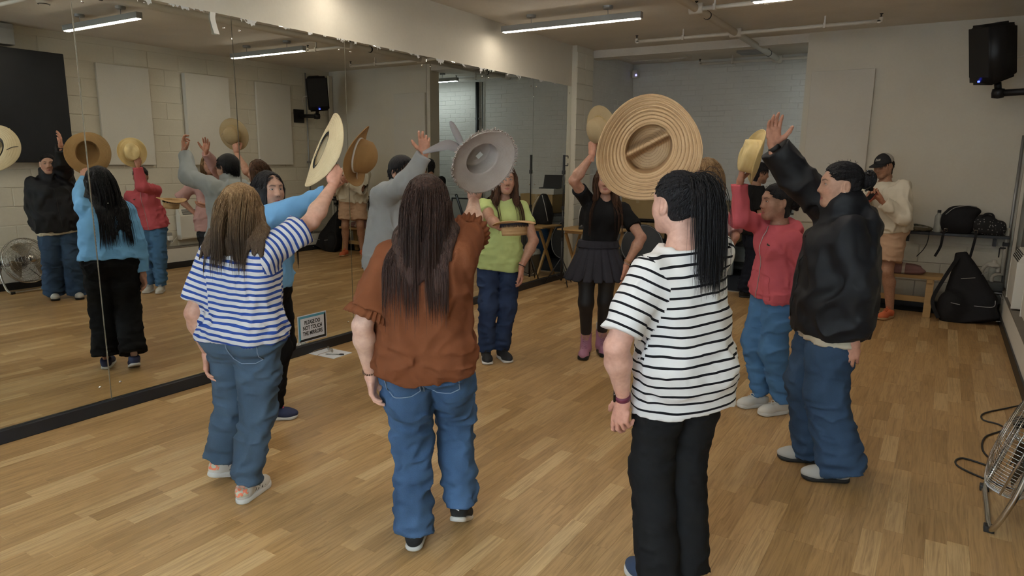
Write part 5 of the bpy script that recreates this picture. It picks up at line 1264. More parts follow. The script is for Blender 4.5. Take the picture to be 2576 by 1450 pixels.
# sand hat held flat, crown down
rt, F_ = hat('sand straw hat held flat, crown down, with dark fringed band, before the lime shirt', (-2.40, 3.845, 1.185), (.10, -.05, -.99), S_SAND, .078, .085, .135, curl=0, wave=.012, wph=1.0, oval=1.14, ridge=.0012, ridge_n=4, dome=.96, x=(.8, .5, 0), name='fringed_hat')
b = MB()
for i in range(150):
    a = i / 150 * 6.283; p0 = V3(.0815 * 1.14 * math.cos(a), .0815 / 1.068 * math.sin(a), .004); b.tube([F_ @ p0, F_ @ (p0 * V3(1.02, 1.02, 1) + V3(random.uniform(-.002, .002), random.uniform(-.002, .002), random.uniform(.018, .026)))], [.0022, .0008], 4)
b.build('fringe', mat('navy_fringe', (.022, .022, .035), .85), rt, smooth=True); v, g = lathe([(.0815, .001), (.084, .004), (.082, .01), (.08, .001)], 48, False, False); link('hat_band', np_mesh('hat_band', (v * np.array([1.14, 1 / 1.068, 1])) @ F_.T, g), mat('navy_band', (.02, .02, .03), .8), rt)

# ================================================================ FITTINGS AND THINGS
M_LAMPB = mat('lamp_grey', (.30, .30, .29), .45, .3); M_WIRE = mat('wire', (.3, .3, .3), .4, .6)
def emit(name, col, st):
    m = mat(name, col); b = m.node_tree.nodes['Principled BSDF']; b.inputs['Emission Color'].default_value = (*col, 1); b.inputs['Emission Strength'].default_value = st; return m
M_LED = emit('lamp_diffuser', (1.0, .90, .76), LAMP); M_LEDC = emit('lamp_diffuser_cool', (.86, .97, 1.0), LAMP * .9)
def lamp(x0, x1, y, label, cool=False, z=2.935):
    c = np.array([(x0 + x1) / 2, y, z]); h = (x1 - x0) / 2; rt = empty('linear_pendant_lamp', c, 0, label, 'lamp', 'linear ceiling lamps')
    MB().box((-h, -.032, .0), (h, .032, .06), .004).build('housing', M_LAMPB, rt)
    MB().box((-h + .02, -.026, -.006), (h - .02, .026, .001), .002).build('diffuser', M_LEDC if cool else M_LED, rt)
    for s_ in (-.55, .55):
        xx = s_ * h
        MB().lathe([(.045, CZ - z - .028), (.05, CZ - z - .022), (.05, CZ - z)], 20, m4(np.eye(3), (xx, 0, 0))).build('canopy', M_LAMPB, rt, smooth=False)
        MB().tube([(xx, 0, CZ - z - .028), (xx + .004, 0, .06)], .0035, 6).build('suspension_rod', M_WIRE, rt)
lamp(-4.20, -2.62, 6.45, 'lit linear lamp closest to the mirror wall, fully in view')
lamp(-1.57, -.10, 6.3, 'lit linear lamp cut off by the top edge, over the right half of the floor')
lamp(-1.74, -.28, 4.07, 'lit linear lamp seen in the mirror above the black cabinet')
lamp(-4.22, -2.72, 4.07, 'lit linear lamp above the white notice, glimpsed at the mirror top edge')
lamp(-4.22, -2.72, 1.69, 'linear lamp nearest the camera on the mirror side')
lamp(-1.74, -.28, 1.69, 'linear lamp nearest the camera on the right')
lamp(-1.28, .2, 9.95, 'cool white linear lamp inside the alcove, seen in the mirror', True)
# sprinkler pipework ---------------------------------------------------------
M_PIPE = paint('pipe_paint', (.62, .58, .51), .06, .1); M_DARK = mat('dark_metal', (.03, .03, .03), .5, .5)
sp = empty('sprinkler_pipe', (-2.13, 6, 2.99), 0, 'white painted sprinkler main running along the ceiling to the alcove', 'pipe')
MB().tube([(0, -8, 0), (0, 4.2, 0)], .036, 14).tube([(0, 4.2, 0), (.0, 4.28, -.0)], .05, 12).build('main_pipe', M_PIPE, sp, smooth=True)
c0 = np.array([-2.13, 6, 2.99])
for (xa, xb, y) in ((-3.28, -.72, 7.95), (-3.2, -1.1, 10.15), (-2.13, -1.35, 6.55), (-2.13, .2, 3.2)):
    pb = MB().tube(np.array([(xa, y, 2.985), (xb, y, 2.985)]) - c0, .02, 10); 
    for xx in ((xa, xb) if xa < -2.1 else (xb,)): pb.tube(spline(np.array([(xx + (.03 if xx == xa else -.03), y, 2.985), (xx, y, 2.985), (xx, y, 3.02)]) - c0, 4), .02, 10)
    br = pb.build('branch_pipe', M_PIPE, sp, smooth=True)
    MB().tube(np.array([(-2.19, y, 2.99), (-2.07, y, 2.99)]) - c0, .048, 12).build('tee_joint', M_PIPE, sp, smooth=True)
    for xx in ((xa, xb) if xa < -2.1 else (xb,)):
        q = np.array([xx, y, 3.02]) - c0
        MB().lathe([(.012, 0), (.008, .01), (.006, .022), (.016, .03), (.018, .034), (.002, .036)], 10, m4(np.eye(3), q)).build('sprinkler_head', M_DARK, sp, smooth=True)
    for fr_ in (.22, .8):
        xx = xa + (xb - xa) * fr_; q = np.array([xx, y, 2.985]) - c0
        MB().box(q + (-.012, -.026, -.026), q + (.012, .026, .026)).box(q + (-.008, -.008, .02), q + (.008, .008, .095)).build('hanger_clip', M_PIPE, sp)
for y in (3.5, 6.9, 9.6):
    q = np.array([-2.13, y, 2.99]) - c0
    MB().lathe([(.037, -.01), (.041, -.01), (.041, .01), (.037, .01)], 16, m4(frame((0, 1, 0)), q), False, False).tube([q + (0, 0, .038), q + (0, 0, .09)], .004, 6).build('hanger_ring', M_DARK, sp)
# ceiling hatch frame, vent, smoke detector, sensor ----------------------------
h = empty('ceiling_hatch', (-3.72, 9.5, CZ), 0, 'white square hatch on the ceiling at the alcove mouth', 'hatch')
MB().box((-.42, -.44, -.018), (.42, .44, 0), .004).build('hatch_panel', M_CEIL, h); b = MB()
for lo, hi in (((-.45, -.47, -.03), (.45, -.44, 0)), ((-.45, .44, -.03), (.45, .47, 0)), ((-.45, -.44, -.03), (-.42, .44, 0)), ((.42, -.44, -.03), (.45, .44, 0))): b.box(lo, hi)
b.build('hatch_frame', M_PIPE, h)
v_ = empty('ceiling_vent', (-2.42, 9.9, CZ), 0, 'grey louvred vent on the alcove ceiling', 'vent')
MB().box((-.17, -.13, -.03), (.17, .13, 0), .004).build('vent_frame', M_LAMPB, v_)
for i in range(7): MB().box((-.15, -.115 + i * .034, -.036), (.15, -.095 + i * .034, -.03)).build('slat', M_WIRE, v_)
d_ = empty('smoke_detector', (-1.0, 3.55, CZ), 0, 'round white smoke detector on the ceiling, seen at the mirror corner', 'detector')
MB().lathe([(.001, -.045), (.04, -.042), (.062, -.02), (.068, 0)], 24).build('cover', M_PIPE, d_, smooth=True); MB().lathe([(.05, -.038), (.056, -.034), (.05, -.03)], 20, None, False, False).build('vent_ring', M_DARK, d_)
s_ = empty('motion_sensor', (-4.28, 10.35, 2.92), 0, 'small white motion sensor high in the alcove corner', 'sensor')
MB().box((-.03, -.04, -.06), (.05, .04, .06), .018).build('casing', M_PIPE, s_); MB().lathe([(.001, .012), (.012, .008), (.016, 0)], 12, m4(frame((.5, -.8, -.2)), (.04, -.04, -.018))).build('indicator_light', emit('blue_led', (.25, .25, 1.0), 3), s_, smooth=True)
# loudspeaker on a wall arm ---------------------------------------------------
M_SPK = varied('speaker_plastic', (.008, .008, .009), .5, .2, 60); fs = nrm((-.86, -.48, -.2)); FS = frame(fs, (.04, -.1, 1)); FS = np.stack([FS[:, 1], FS[:, 2], FS[:, 0]], 1)  # x side, y front, z up
sk = empty('loudspeaker', (.26, 8.12, 2.64), 0, 'black loudspeaker tilted on a wall arm above the shelf', 'speaker')
bm = bmesh.new(); bmesh.ops.create_cube(bm, size=1)
for v in bm.verts:
    fr = v.co.y > 0
    v.co = (v.co.x * (.36 if fr else .2), v.co.y * .30, v.co.z * (.56 if fr else .48))
bmesh.ops.bevel(bm, geom=bm.edges[:], offset=.03, segments=3, affect='EDGES'); MB().bm(bm, m4(FS, (0, 0, 0))).build('cabinet', M_SPK, sk, smooth=True)
MB().box((-.15, .148, -.2), (.15, .156, .25), .004, m4(FS, (0, 0, 0))).build('grille', varied('speaker_grille', (.012, .012, .013), .6, .6, 900, .4, 900), sk)
MB().box((-.012, .15, -.245), (.012, .158, -.23), 0, m4(FS, (0, 0, 0))).build('power_light', emit('blue_led_strong', (.05, .08, 1), 6), sk)
MB().box((-.08, -.07, .245), (.08, .03, .268), .006, m4(FS, (0, 0, 0))).build('top_handle', M_SPK, sk)
q0 = FS @ V3(0, -.02, -.28)
MB().tube([q0, q0 + (0.01, 0, -.06)], .03, 12).lathe([(.001, -.05), (.05, -.04), (.055, 0), (.05, .04), (.001, .05)], 14, m4(frame((0, 0, 1)), q0 + (0.015, 0, -.10))).tube([q0 + (.015, 0, -.1), (.46, .03, q0[2] - .09)], .032, 12).build('wall_arm', M_SPK, sk, smooth=True)
MB().box((.44, -.08, q0[2] - .2), (.478, .12, q0[2] + .02), .006).build('wall_plate', M_SPK, sk)
MB().tube(spline([FS @ V3(.05, -.15, -.1), (.3, .0, -.05), (.42, .1, -.25), (.43, .1, -.1)], 6), .005, 6).build('cable', M_PIPE, sk, smooth=True)
# acoustic panels ----------------------------------------------------------------
M_PANEL = paint('panel_fabric', (.62, .60, .54), .03, .25, 160, .9); M_PANEL2 = paint('panel_fabric_grey', (.56, .53, .47), .03, .25, 160, .9)
def panel(lo, hi, label, m, deep):
    lo, hi = np.array(lo), np.array(hi); c = (lo + hi) / 2; rt = empty('acoustic_panel', c, 0, label, 'panel', 'acoustic wall panels')
    MB().box(lo - c, hi - c, .006).build('fabric_face', m, rt); e_ = .004
    MB().box(lo - c + e_ + np.array(deep) * .0, hi - c - e_).build('backing_board', M_LAMPB, rt)
panel((RW - .06, 4.86, 1.47), (RW - .019, 5.55, 2.76), 'pale acoustic panel on the block wall, next to the black cabinet', M_PANEL, (1, 0, 0))
panel((RW - .10, 6.05, 1.47), (RW - .019, 6.76, 2.76), 'pale acoustic panel with a thick grey side, between the other two on the block wall', M_PANEL, (1, 0, 0))
panel((RW - .06, 7.28, 1.47), (RW - .019, 7.95, 2.76), 'pale acoustic panel on the block wall nearest the loudspeaker', M_PANEL, (1, 0, 0))
panel((-1.46, BW - .075, 1.38), (-.80, BW - .031, 2.64), 'beige acoustic panel on the plastered back wall behind the black jacket', M_PANEL2, (0, 1, 0))
# black wall cabinet ----------------------------------------------------------------
M_CAB = varied('cabinet_black', (.014, .016, .02), .45, .2, 6); cb = empty('wall_cabinet', (.60, 3.65, 1.5), 0, 'black double-door wall cabinet with warning label, reflected in the mirror', 'cabinet')
MB().box((-.02, -.78, 0), (.12, .78, 1.3), .004).build('body', M_CAB, cb)
for ya, yb in ((-.776, -.003), (.003, .776)):
    dd = MB().box((-.04, ya, .006), (-.021, yb, 1.294), .003).build('door', M_CAB, cb)
    if ya > 0:
        MB().tube([(-.045, .03, .235), (-.07, .03, .235), (-.07, .17, .235)], .009, 8).build('handle', M_CHROME, dd, smooth=True)
        lb = MB().box((-.0425, .02, .30), (-.0405, .11, .39)).build('warning_label', mat('label_yellow', (.75, .62, .12), .6), dd)
        b = MB(); ty = np.array([(-.0432, .033, .318), (-.0432, .097, .318), (-.0432, .065, .376)]); b.tube(ty, .003, 4, True)
        b.tube([(-.0432, .066, .36), (-.0432, .060, .345), (-.0432, .069, .342), (-.0432, .063, .325)], .002, 4); lb['label'] = 'yellow electric hazard label'; b.build('hazard_symbol', M_DARK, dd)
dk = empty('cable_duct', (.62, 3.3, 2.8), 0, 'grey metal duct above the black wall cabinet', 'duct'); MB().box((-.06, -.6, .03), (.1, .62, .26), .005).build('duct_body', M_LAMPB, dk); MB().box((-.066, -.6, .2), (-.06, .62, .22)).build('seam', M_WIRE, dk)
# heaters and socket on the right wall -------------------------------------------------
M_HEAT = paint('heater_enamel', (.66, .65, .6), .03, .02, 30, .45)
def heater(y0, y1, z0, z1, label):
    c = np.array([RW - .02, (y0 + y1) / 2, z0]); h = (y1 - y0) / 2; H_ = z1 - z0; rt = empty('panel_heater', c, 0, label, 'heater', 'white panel heaters')
    bm = bmesh.new(); pr = [(-.0, 0), (-.09, .0), (-.10, .02), (-.10, H_ - .09), (-.055, H_), (0, H_)]
    vs = [[bm.verts.new((x, y, z)) for x, z in pr] for y in (-h, h)]; n_ = len(pr)
    for i in range(n_): bm.faces.new((vs[0][i], vs[0][(i + 1) % n_], vs[1][(i + 1) % n_], vs[1][i]))
    bm.faces.new(vs[0][::-1]); bm.faces.new(vs[1]); bmesh.ops.recalc_face_normals(bm, faces=bm.faces[:]); bmesh.ops.bevel(bm, geom=bm.edges[:], offset=.008, segments=2, affect='EDGES')
    MB().bm(bm).build('casing', M_HEAT, rt, smooth=False)
    for i in range(5):
        f_ = .16 + i * .17; x = -.1 + .045 * f_; z = H_ - .09 + .09 * f_
        MB().box((-.004, -h + .05, -.0035), (.004, h - .05, .0035), 0, m4(frame((.09, 0, -.045)), (x, 0, z)) if False else m4(np.eye(3), (x - .002, 0, z))).build('slot', M_DARK, rt)
    for y in (-h - .001, h - .011): MB().box((-.104, y, -.004), (-.0, y + .012, H_ - .08), .003).build('end_cap', M_HEAT, rt)
heater(5.80, 6.75, .40, .84, 'white panel heater with top slots, reflected beside the flat straw hat')
heater(7.55, 8.2, .32, .82, 'white panel heater near the gas meter corner')
so = empty('wall_socket', (RW - .02, 5.62, .44), 0, 'grey metal socket box with white plug beside the heater', 'socket')
MB().box((-.045, -.045, -.07), (0, .075, .07), .004).build('back_box', M_LAMPB, so); MB().box((-.10, -.005, -.035), (-.045, .055, .03), .008).build('plug', M_HEAT, so); MB().tube(spline([(-.09, .025, -.03), (-.08, .03, -.08), (-.03, .1, -.05), (-.02, .16, .0)], 5), .004, 6).build('cord', M_HEAT, so, smooth=True)
# gas meter and corner pipes ------------------------------------------------------------
M_GAS = varied('meter_grey', (.075, .078, .075), .4, .15, 8); M_OLD = paint('old_pipe_paint', (.50, .47, .40), .15, .3)
gm = empty('gas_meter', (.50, 8.77, .14), 0, 'dark grey gas meter with coiled pipe in the corner by the black bag', 'gas meter')
MB().box((-.13, -.085, 0), (.13, .085, .13), .03).build('lower_body', M_GAS, gm, smooth=True); MB().box((-.135, -.09, .125), (.135, .09, .14), .004).build('rim', M_WIRE, gm); MB().box((-.13, -.085, .138), (.13, .085, .24), .03).build('upper_body', M_GAS, gm, smooth=True)
MB().box((-.132, -.05, .03), (-.128, .04, .1)).build('index_plate', mat('plate_yellow', (.5, .42, .12), .5), gm)
MB().tube(spline([(-.07, 0, .23), (-.08, 0, .34), (-.03, 0, .42), (.05, 0, .41), (.06, 0, .34)], 6), .02, 10).lathe([(.02, .39), (.055, .4), (.055, .42), (.02, .43), (.02, .47)], 14, m4(np.eye(3), (.02, 0, 0))).build('regulator', M_OLD, gm, smooth=True)
MB().tube(spline([(.02, 0, .22), (.02, 0, .29), (.06, .01, .32), (.09, .03, .32)], 5), .018, 10).build('inlet_pipe', M_OLD, gm, smooth=True)
cp = empty('corner_pipe', (.60, 8.80, 0), 0, 'pale vertical pipe with brass tap in the back corner', 'pipe')
MB().tube([(0, 0, .45), (0, 0, .95)], .02, 10).build('riser', M_OLD, cp, smooth=True); MB().tube([(.02, .05, .05), (.02, .05, 1.9)], .014, 8).build('conduit', M_WIRE, cp, smooth=True)
MB().box((-.03, -.03, .76), (.03, .03, .8), .006).tube([(-.05, -.03, .74), (-.05, -.03, .64)], .006, 6).tube([(0, -.02, .74), (-.05, -.03, .74)], .008, 6).build('stop_tap', M_DARK, cp)
MB().box((.055, -.02, 0), (.085, .06, 3.0), .003).build('trunking', M_PLASTER, cp)
wp = empty('wall_pipe', (.70, 8.3, .3), 0, 'thin vertical conduit on the block wall below the loudspeaker', 'pipe'); MB().tube([(0, 0, 0), (0, 0, 2.7)], .012, 8).build('conduit', M_WIRE, wp, smooth=True); MB().box((-.012, -.03, 1.2), (.02, .03, 1.23)).build('saddle_clip', M_WIRE, wp)
ac = empty('alcove_conduit', (-1.38, ABW - .05, 0), 0, 'dark vertical conduit on the alcove brick wall, seen in the mirror', 'pipe'); MB().tube([(0, 0, .0), (0, 0, 2.95)], .032, 12).build('conduit', M_DARK, ac, smooth=True); MB().tube([(-.1, .02, 0), (-.1, .02, 2.95)], .008, 6).build('cable', M_DARK, ac, smooth=True)
for z in (.8, 1.6, 2.3): MB().box((-.045, -.01, z), (.045, .045, z + .03)).build('saddle_clip', M_WIRE, ac)
# shelf with bags ------------------------------------------------------------------------
M_BAG = varied('black_nylon', (.010, .010, .012), .75, .3, 40, .3, 500); M_PIPING = mat('grey_piping', (.28, .28, .28), .5)
sh = empty('wall_shelf', (.1, BW - .11, .87), 0, 'narrow black ledge on the back wall carrying the bags', 'shelf'); MB().box((-.52, -.09, -.03), (.52, .08, 0), .003).build('board', M_BLACK, sh); 
for x in (-.4, .4): MB().box((x - .015, .0, -.12), (x + .015, .08, -.03)).build('bracket', M_BLACK, sh)
def soft(name, fn, lo, hi, m, parent, h=.009, attrs=None):
    v, q = mesh_sdf(fn, lo, hi, h); return link(name, np_mesh(name, v, q), m, parent)
def strap(name, pts, w, m, parent, up=(0, 1, 0), th=.004):
    P = spline(pts, 7); T = np.gradient(P, axis=0); T /= np.linalg.norm(T, axis=1)[:, None]; S = np.cross(T, np.broadcast_to(np.array(up, float), T.shape)); S /= np.maximum(np.linalg.norm(S, axis=1), 1e-6)[:, None]; N = np.cross(S, T); n = len(P)
    v = np.stack([P - S * w / 2 - N * th / 2, P + S * w / 2 - N * th / 2, P + S * w / 2 + N * th / 2, P - S * w / 2 + N * th / 2], 1).reshape(-1, 3)
    i, j = np.meshgrid(np.arange(n - 1), np.arange(4), indexing='ij'); f = np.stack([i * 4 + j, i * 4 + (j + 1) % 4, (i + 1) * 4 + (j + 1) % 4, (i + 1) * 4 + j], -1).reshape(-1, 4)
    return link(name, np_mesh(name, v, [f, np.array([[3, 2, 1, 0]]), np.array([[0, 1, 2, 3]]) + 4 * (n - 1)], False), m, parent)
def lump(c, r, nz=.012, fr=9):
    return lambda p: ell(p, c, r) - nz * vnoise(p * fr)
b1 = empty('pouch_bag', (-.24, 8.77, .872), 0, 'flat camouflage pouch on the left end of the shelf', 'bag')
m = mat('camo', (.05, .05, .03), .8); t = NT(m); t.l(t.ramp(t.noise(t.coord(), 16, 2), [(.4, (.012, .012, .01)), (.5, (.05, .05, .03)), (.58, (.12, .10, .06))]), t.b.inputs['Base Color'])
soft('pouch', lambda p: np.maximum(smin(ell(p, (.02, 0, .03), (.15, .07, .045)), ell(p, (-.11, .0, .05), (.05, .06, .055)), .03) - .006 * vnoise(p * 16), -p[:, 2]), (-.2, -.1, -.01), (.2, .1, .13), m, b1, .007); MB().tube([(-.1, -.06, .05), (.12, -.072, .05)], .003, 5).build('zip', M_PIPING, b1)
strap('shoulder_strap', [(-.12, -.08, .03), (-.115, -.12, -.02), (-.12, -.14, -.1), (-.13, -.145, -.2)], .022, M_BAG, b1); strap('wrist_cord', [(.14, -.07, .0), (.14, -.11, -.06), (.13, -.12, -.13), (.10, -.12, -.2), (.05, -.12, -.27)], .009, M_BAG, b1)
bt = empty('water_bottle', (-.03, 8.74, .872), 0, 'clear plastic water bottle with black cap on the shelf', 'bottle')
M_CLEAR = mat('clear_plastic', (.72, .76, .74), .12); M_CLEAR.node_tree.nodes['Principled BSDF'].inputs['Transmission Weight'].default_value = .75
MB().lathe([(.034, 0), (.037, .01), (.037, .15), (.032, .18), (.018, .20), (.016, .215)], 20).build('bottle_body', M_CLEAR, bt, smooth=True); MB().lathe([(.018, .212), (.018, .238), (.016, .24)], 16).build('cap', M_BLACK, bt, smooth=False)
b2 = empty('duffel_bag', (.15, 8.74, .872), 0, 'large black holdall with grey piping and hanging straps on the shelf', 'bag')
soft('bag_body', lambda p: np.maximum(smin(ell(p, (0, 0, .12), (.17, .09, .15)), ell(p, (.05, 0, .24), (.14, .07, .06)), .05) - .01 * vnoise(p * 9), -p[:, 2]), (-.22, -.13, -.01), (.25, .13, .33), M_BAG, b2); MB().tube(spline([(-.12, -.075, .2), (-.05, -.07, .27), (.06, -.06, .3), (.15, -.05, .29)], 5), .004, 6).build('piping', M_PIPING, b2, smooth=True)
strap('hanging_strap', [(-.1, -.08, .06), (-.12, -.12, -.02), (-.13, -.13, -.14), (-.17, -.14, -.25)], .025, M_BAG, b2); strap('hanging_strap', [(.17, -.07, .06), (.17, -.12, -.02), (.15, -.13, -.2), (.13, -.14, -.28), (.08, -.15, -.31)], .025, M_BAG, b2)
for x in (-.1, .17): MB().tube(np.array([(x - .014, -.1, .02), (x + .014, -.1, .02), (x + .014, -.1, .05), (x - .014, -.1, .05)]), .003, 5, True).build('buckle', M_CHROME, b2)
b3 = empty('tote_bag', (.42, 8.74, .872), 0, 'black polka dot fabric bag on the right end of the shelf', 'bag')
m = mat('polka', (.012, .012, .013), .85); t = NT(m); vo = t.n('ShaderNodeTexVoronoi', ins={'Scale': 38.0, 'Randomness': .6}); t.l(t.coord(), vo.inputs['Vector']); t.l(t.mix(t.math('LESS_THAN', vo.outputs['Distance'], .2), (.012, .012, .013), (.3, .29, .28)), t.b.inputs['Base Color'])
soft('bag_body', lambda p: np.maximum(smin(ell(p, (-.03, 0, .1), (.12, .08, .11)), ell(p, (.08, 0, .07), (.09, .08, .09)), .03) - .009 * vnoise(p * 12 + 3), -p[:, 2]), (-.2, -.12, -.01), (.2, .12, .24), m, b3); strap('handle', [(-.07, -.05, .17), (-.04, -.06, .22), (.02, -.05, .22), (.05, -.05, .16)], .02, M_BAG, b3)
# bench, blanket, gig bag --------------------------------------------------------------------
M_PINE = varied('pine', (.43, .27, .11), .5, .2, 6, .1, 90, .3, (1, 12, 12)); be = empty('bench', (-.62, 8.5, 0), 0, 'pale pine bench along the back wall under the shelf', 'bench')
for y in (-.15, .02): MB().box((-.70, y, .40), (.70, y + .155, .435), .004).build('seat_slat', M_PINE, be)
for x in (-.56, .56):
    for y, dy in ((-.11, -.05), (.11, .04)): MB().box((-.035, -.02, 0), (.035, .02, .405), .003, m4(np.array([[1, 0, 0], [0, 1, -dy / .4], [0, 0, 1.]]), (x + .03, y + dy, 0))).build('leg', M_PINE, be)
    MB().box((x - .0, -.15, .36), (x + .05, .15, .4), .002).build('cross_rail', M_PINE, be)
MB().box((-.58, -.03, .13), (.6, .0, .19), .003).build('stretcher', M_PINE, be)
bl = empty('folded_blanket', (-.35, 8.5, .436), 0, 'dusty pink striped blanket folded on the pine bench', 'blanket')
m = garment_mat('blanket_pink', (.27, .15, .14), .95); t = NT(m); sx_ = t.n('ShaderNodeSeparateXYZ'); t.l(t.coord(), sx_.inputs[0]); fx = t.math('FRACT', t.math('MULTIPLY', sx_.outputs[0], 3.4)); ba = t.math('LESS_THAN', t.math('ABSOLUTE', t.math('SUBTRACT', t.math('FRACT', t.math('MULTIPLY', fx, 2.5)), .5)), .12); t.l(t.mix(t.math('MULTIPLY', ba, t.math('LESS_THAN', fx, .5)), (.27, .15, .14), (.55, .48, .42)), t.b.inputs['Base Color'])
soft('blanket_fold', lambda p: np.maximum(smin(np.maximum(loft(p, (0, 0, -.01), (0, 0, .13), [(0, .24, .12, 0), (.6, .22, .11, 0), (1, .1, .08, 0)], (1, 0, 0), None, 4), p[:, 2] - .11 + .14 * np.clip(p[:, 0], 0, 1)), ell(p, (.12, -.02, .03), (.15, .13, .035)), .02) - .006 * vnoise(p * 13), -p[:, 2]), (-.3, -.17, -.02), (.32, .17, .16), m, bl, .008); soft('blanket_roll', lambda p: rc(p, (-.2, -.05, .13), (-.06, .0, .13), .035, .03) - .006 * vnoise(p * 18), (-.28, -.12, .06), (.02, .08, .2), garment_mat('blanket_mauve', (.13, .09, .11), .95), bl, .008)
gb = empty('gig_bag', (.33, 8.37, 0), 0, 'bulky black gig bag slumped upright against the wall beside the bench', 'bag')
def gigf(p):
    d = loft(p, (.06, -.02, 0), (-.12, .16, .70), [(0, .24, .13, 0), (.25, .235, .14, 0), (.55, .17, .11, 0), (.85, .10, .07, 0), (1, .06, .05, 0)], (1, 0, 0), None, 3)
    return np.maximum(smin(d, ell(p, (-.16, -.10, .15), (.12, .1, .16)), .06) - .014 * vnoise(p * 7), -p[:, 2])
soft('bag_body', gigf, (-.36, -.26, -.02), (.4, .33, .76), M_BAG, gb, .011)
for P in ([(-.1, -.17, .46), (.02, -.16, .48)], [(.07, -.16, .52), (.11, -.15, .55)], [(-.16, -.2, .21), (-.08, -.21, .2)], [(.04, -.2, .2), (.17, -.19, .2), (.21, -.18, .22), (.21, -.17, .27)], [(.24, -.15, .33), (.27, -.14, .28)], [(.24, -.16, .06), (.31, -.14, .06), (.31, -.13, .03)]): MB().tube(spline(P, 4) + V3(0, .0, 0), .004, 5).build('piping', M_PIPING, gb, smooth=True)
strap('carry_strap', [(-.14, .05, .66), (-.26, -.12, .4), (-.32, -.16, .2), (-.25, -.17, .03)], .035, M_BAG, gb)
# drum fan -----------------------------------------------------------------------------------
M_FANC = mat('fan_chrome', (.62, .62, .6), .22, 1.0); ax = nrm((-.93, .20, .28)); FF = frame(ax, (0, 0, 1)); fc = V3(.45, 3.72, .36)
fa = empty('drum_fan', (fc[0], fc[1], 0), 0, 'chrome floor fan with wire cage at the right edge of the floor', 'fan'); off = V3(0, 0, fc[2]); TF = lambda q: np.asarray(q, float) @ FF.T + off
ci = lambda r, z, n=48: np.stack([r * np.cos(np.linspace(0, 2 * np.pi, n, False)), r * np.sin(np.linspace(0, 2 * np.pi, n, False)), np.full(n, z)], 1)
for zz, nm in ((.085, 'front_grille'), (-.085, 'rear_grille')):
    b = MB(); 
    for i in range(88):
        a = i / 88 * 6.2832; c_, s_ = math.cos(a), math.sin(a); sg = 1 if zz > 0 else -1
        b.tube(TF(spline([(.045 * c_, .045 * s_, zz + .028 * sg), (.13 * c_, .13 * s_, zz + .024 * sg), (.225 * c_, .225 * s_, zz), (.262 * c_, .262 * s_, zz - .03 * sg), (.268 * c_, .268 * s_, 0)], 2)), .0014, 4, False, False)
    for r_, z_ in ((.08, .027), (.12, .025), (.16, .018), (.19, .012), (.235, -.006), (.255, -.024), (.265, -.05)): b.tube(TF(ci(r_, zz + z_ * sg, 36)), .0017, 4, True)
    b.build(nm, M_FANC, fa, smooth=True)
MB().tube(TF(ci(.268, 0)), .006, 8, True).build('cage_rim', M_FANC, fa, smooth=True)
MB().lathe([(.001, .118), (.045, .117), (.048, .11), (.045, .106)], 24, m4(FF, off)).build('centre_badge', M_FANC, fa, smooth=True)
MB().lathe([(.001, -.14), (.055, -.135), (.06, -.05), (.05, .0), (.001, .005)], 20, m4(FF, off)).build('motor', M_DARK, fa, smooth=True)
for i in range(3):
    b = MB(); bm = bmesh.new(); g = []
    for j in range(7):
        r_ = .05 + j * .028; wd = .32 + .55 * math.sin(min(1, j / 5) * 1.6)
        for k_ in range(6):
            a = i * 2.0944 + (k_ / 5 - .5) * wd * 1.3; g.append(bm.verts.new((r_ * math.cos(a), r_ * math.sin(a), (k_ / 5 - .5) * .07 * (1 - j * .05))))
    for j in range(6):
        for k_ in range(5): bm.faces.new((g[j * 6 + k_], g[j * 6 + k_ + 1], g[j * 6 + k_ + 7], g[j * 6 + k_ + 6]))
    bmesh.ops.solidify(bm, geom=bm.faces[:], thickness=.003); b.bm(bm, m4(FF, off)).build('blade', mat('fan_blade', (.33, .27, .18), .35, .6), fa, smooth=True)
st = MB(); st.tube(spline([(-.02, -.29, .36), (-.06, -.30, .2), (-.11, -.27, .04), (-.125, -.2, .016), (-.125, 0, .016), (-.125, .2, .016), (-.11, .27, .04), (-.06, .30, .2), (-.02, .29, .36)], 6), .013, 10); st.build('front_stand_tube', M_FANC, fa, smooth=True)
MB().tube(spline([(-.03, -.28, .30), (.10, -.28, .12), (.19, -.26, .016), (.20, -.1, .014), (.20, .1, .014), (.19, .26, .016), (.10, .28, .12), (-.03, .28, .30)], 6), .013, 10).build('rear_stand_tube', M_FANC, fa, smooth=True)
for y in (-.29, .29): MB().lathe([(.001, -.02), (.028, -.018), (.03, .015), (.001, .02)], 14, m4(frame((0, 1, 0)), (-.02, y, .36))).build('pivot_knob', M_DARK, fa, smooth=True)
for x, y in ((-.125, -.23), (-.125, .23), (.2, -.22), (.2, .22)): MB().box((x - .02, y - .022, 0), (x + .02, y + .022, .028), .004).build('rubber_foot', M_DARK, fa)
cb_ = MB().tube(spline([(.55, 3.78, .25), (.52, 3.95, .06), (.42, 4.03, .008), (.22, 4.18, .006), (.24, 4.32, .006), (.40, 4.28, .006), (.34, 4.5, .006), (.36, 4.75, .006), (.46, 4.95, .006), (.44, 5.04, .006), (.36, 5.08, .006), (.37, 5.22, .006), (.5, 5.42, .006), (.585, 5.5, .02)], 7), .0052, 6).build('fan_cable', M_DARK, None, smooth=True); tag(cb_, 'black power cable looping over the floor beside the chrome fan', 'cable')
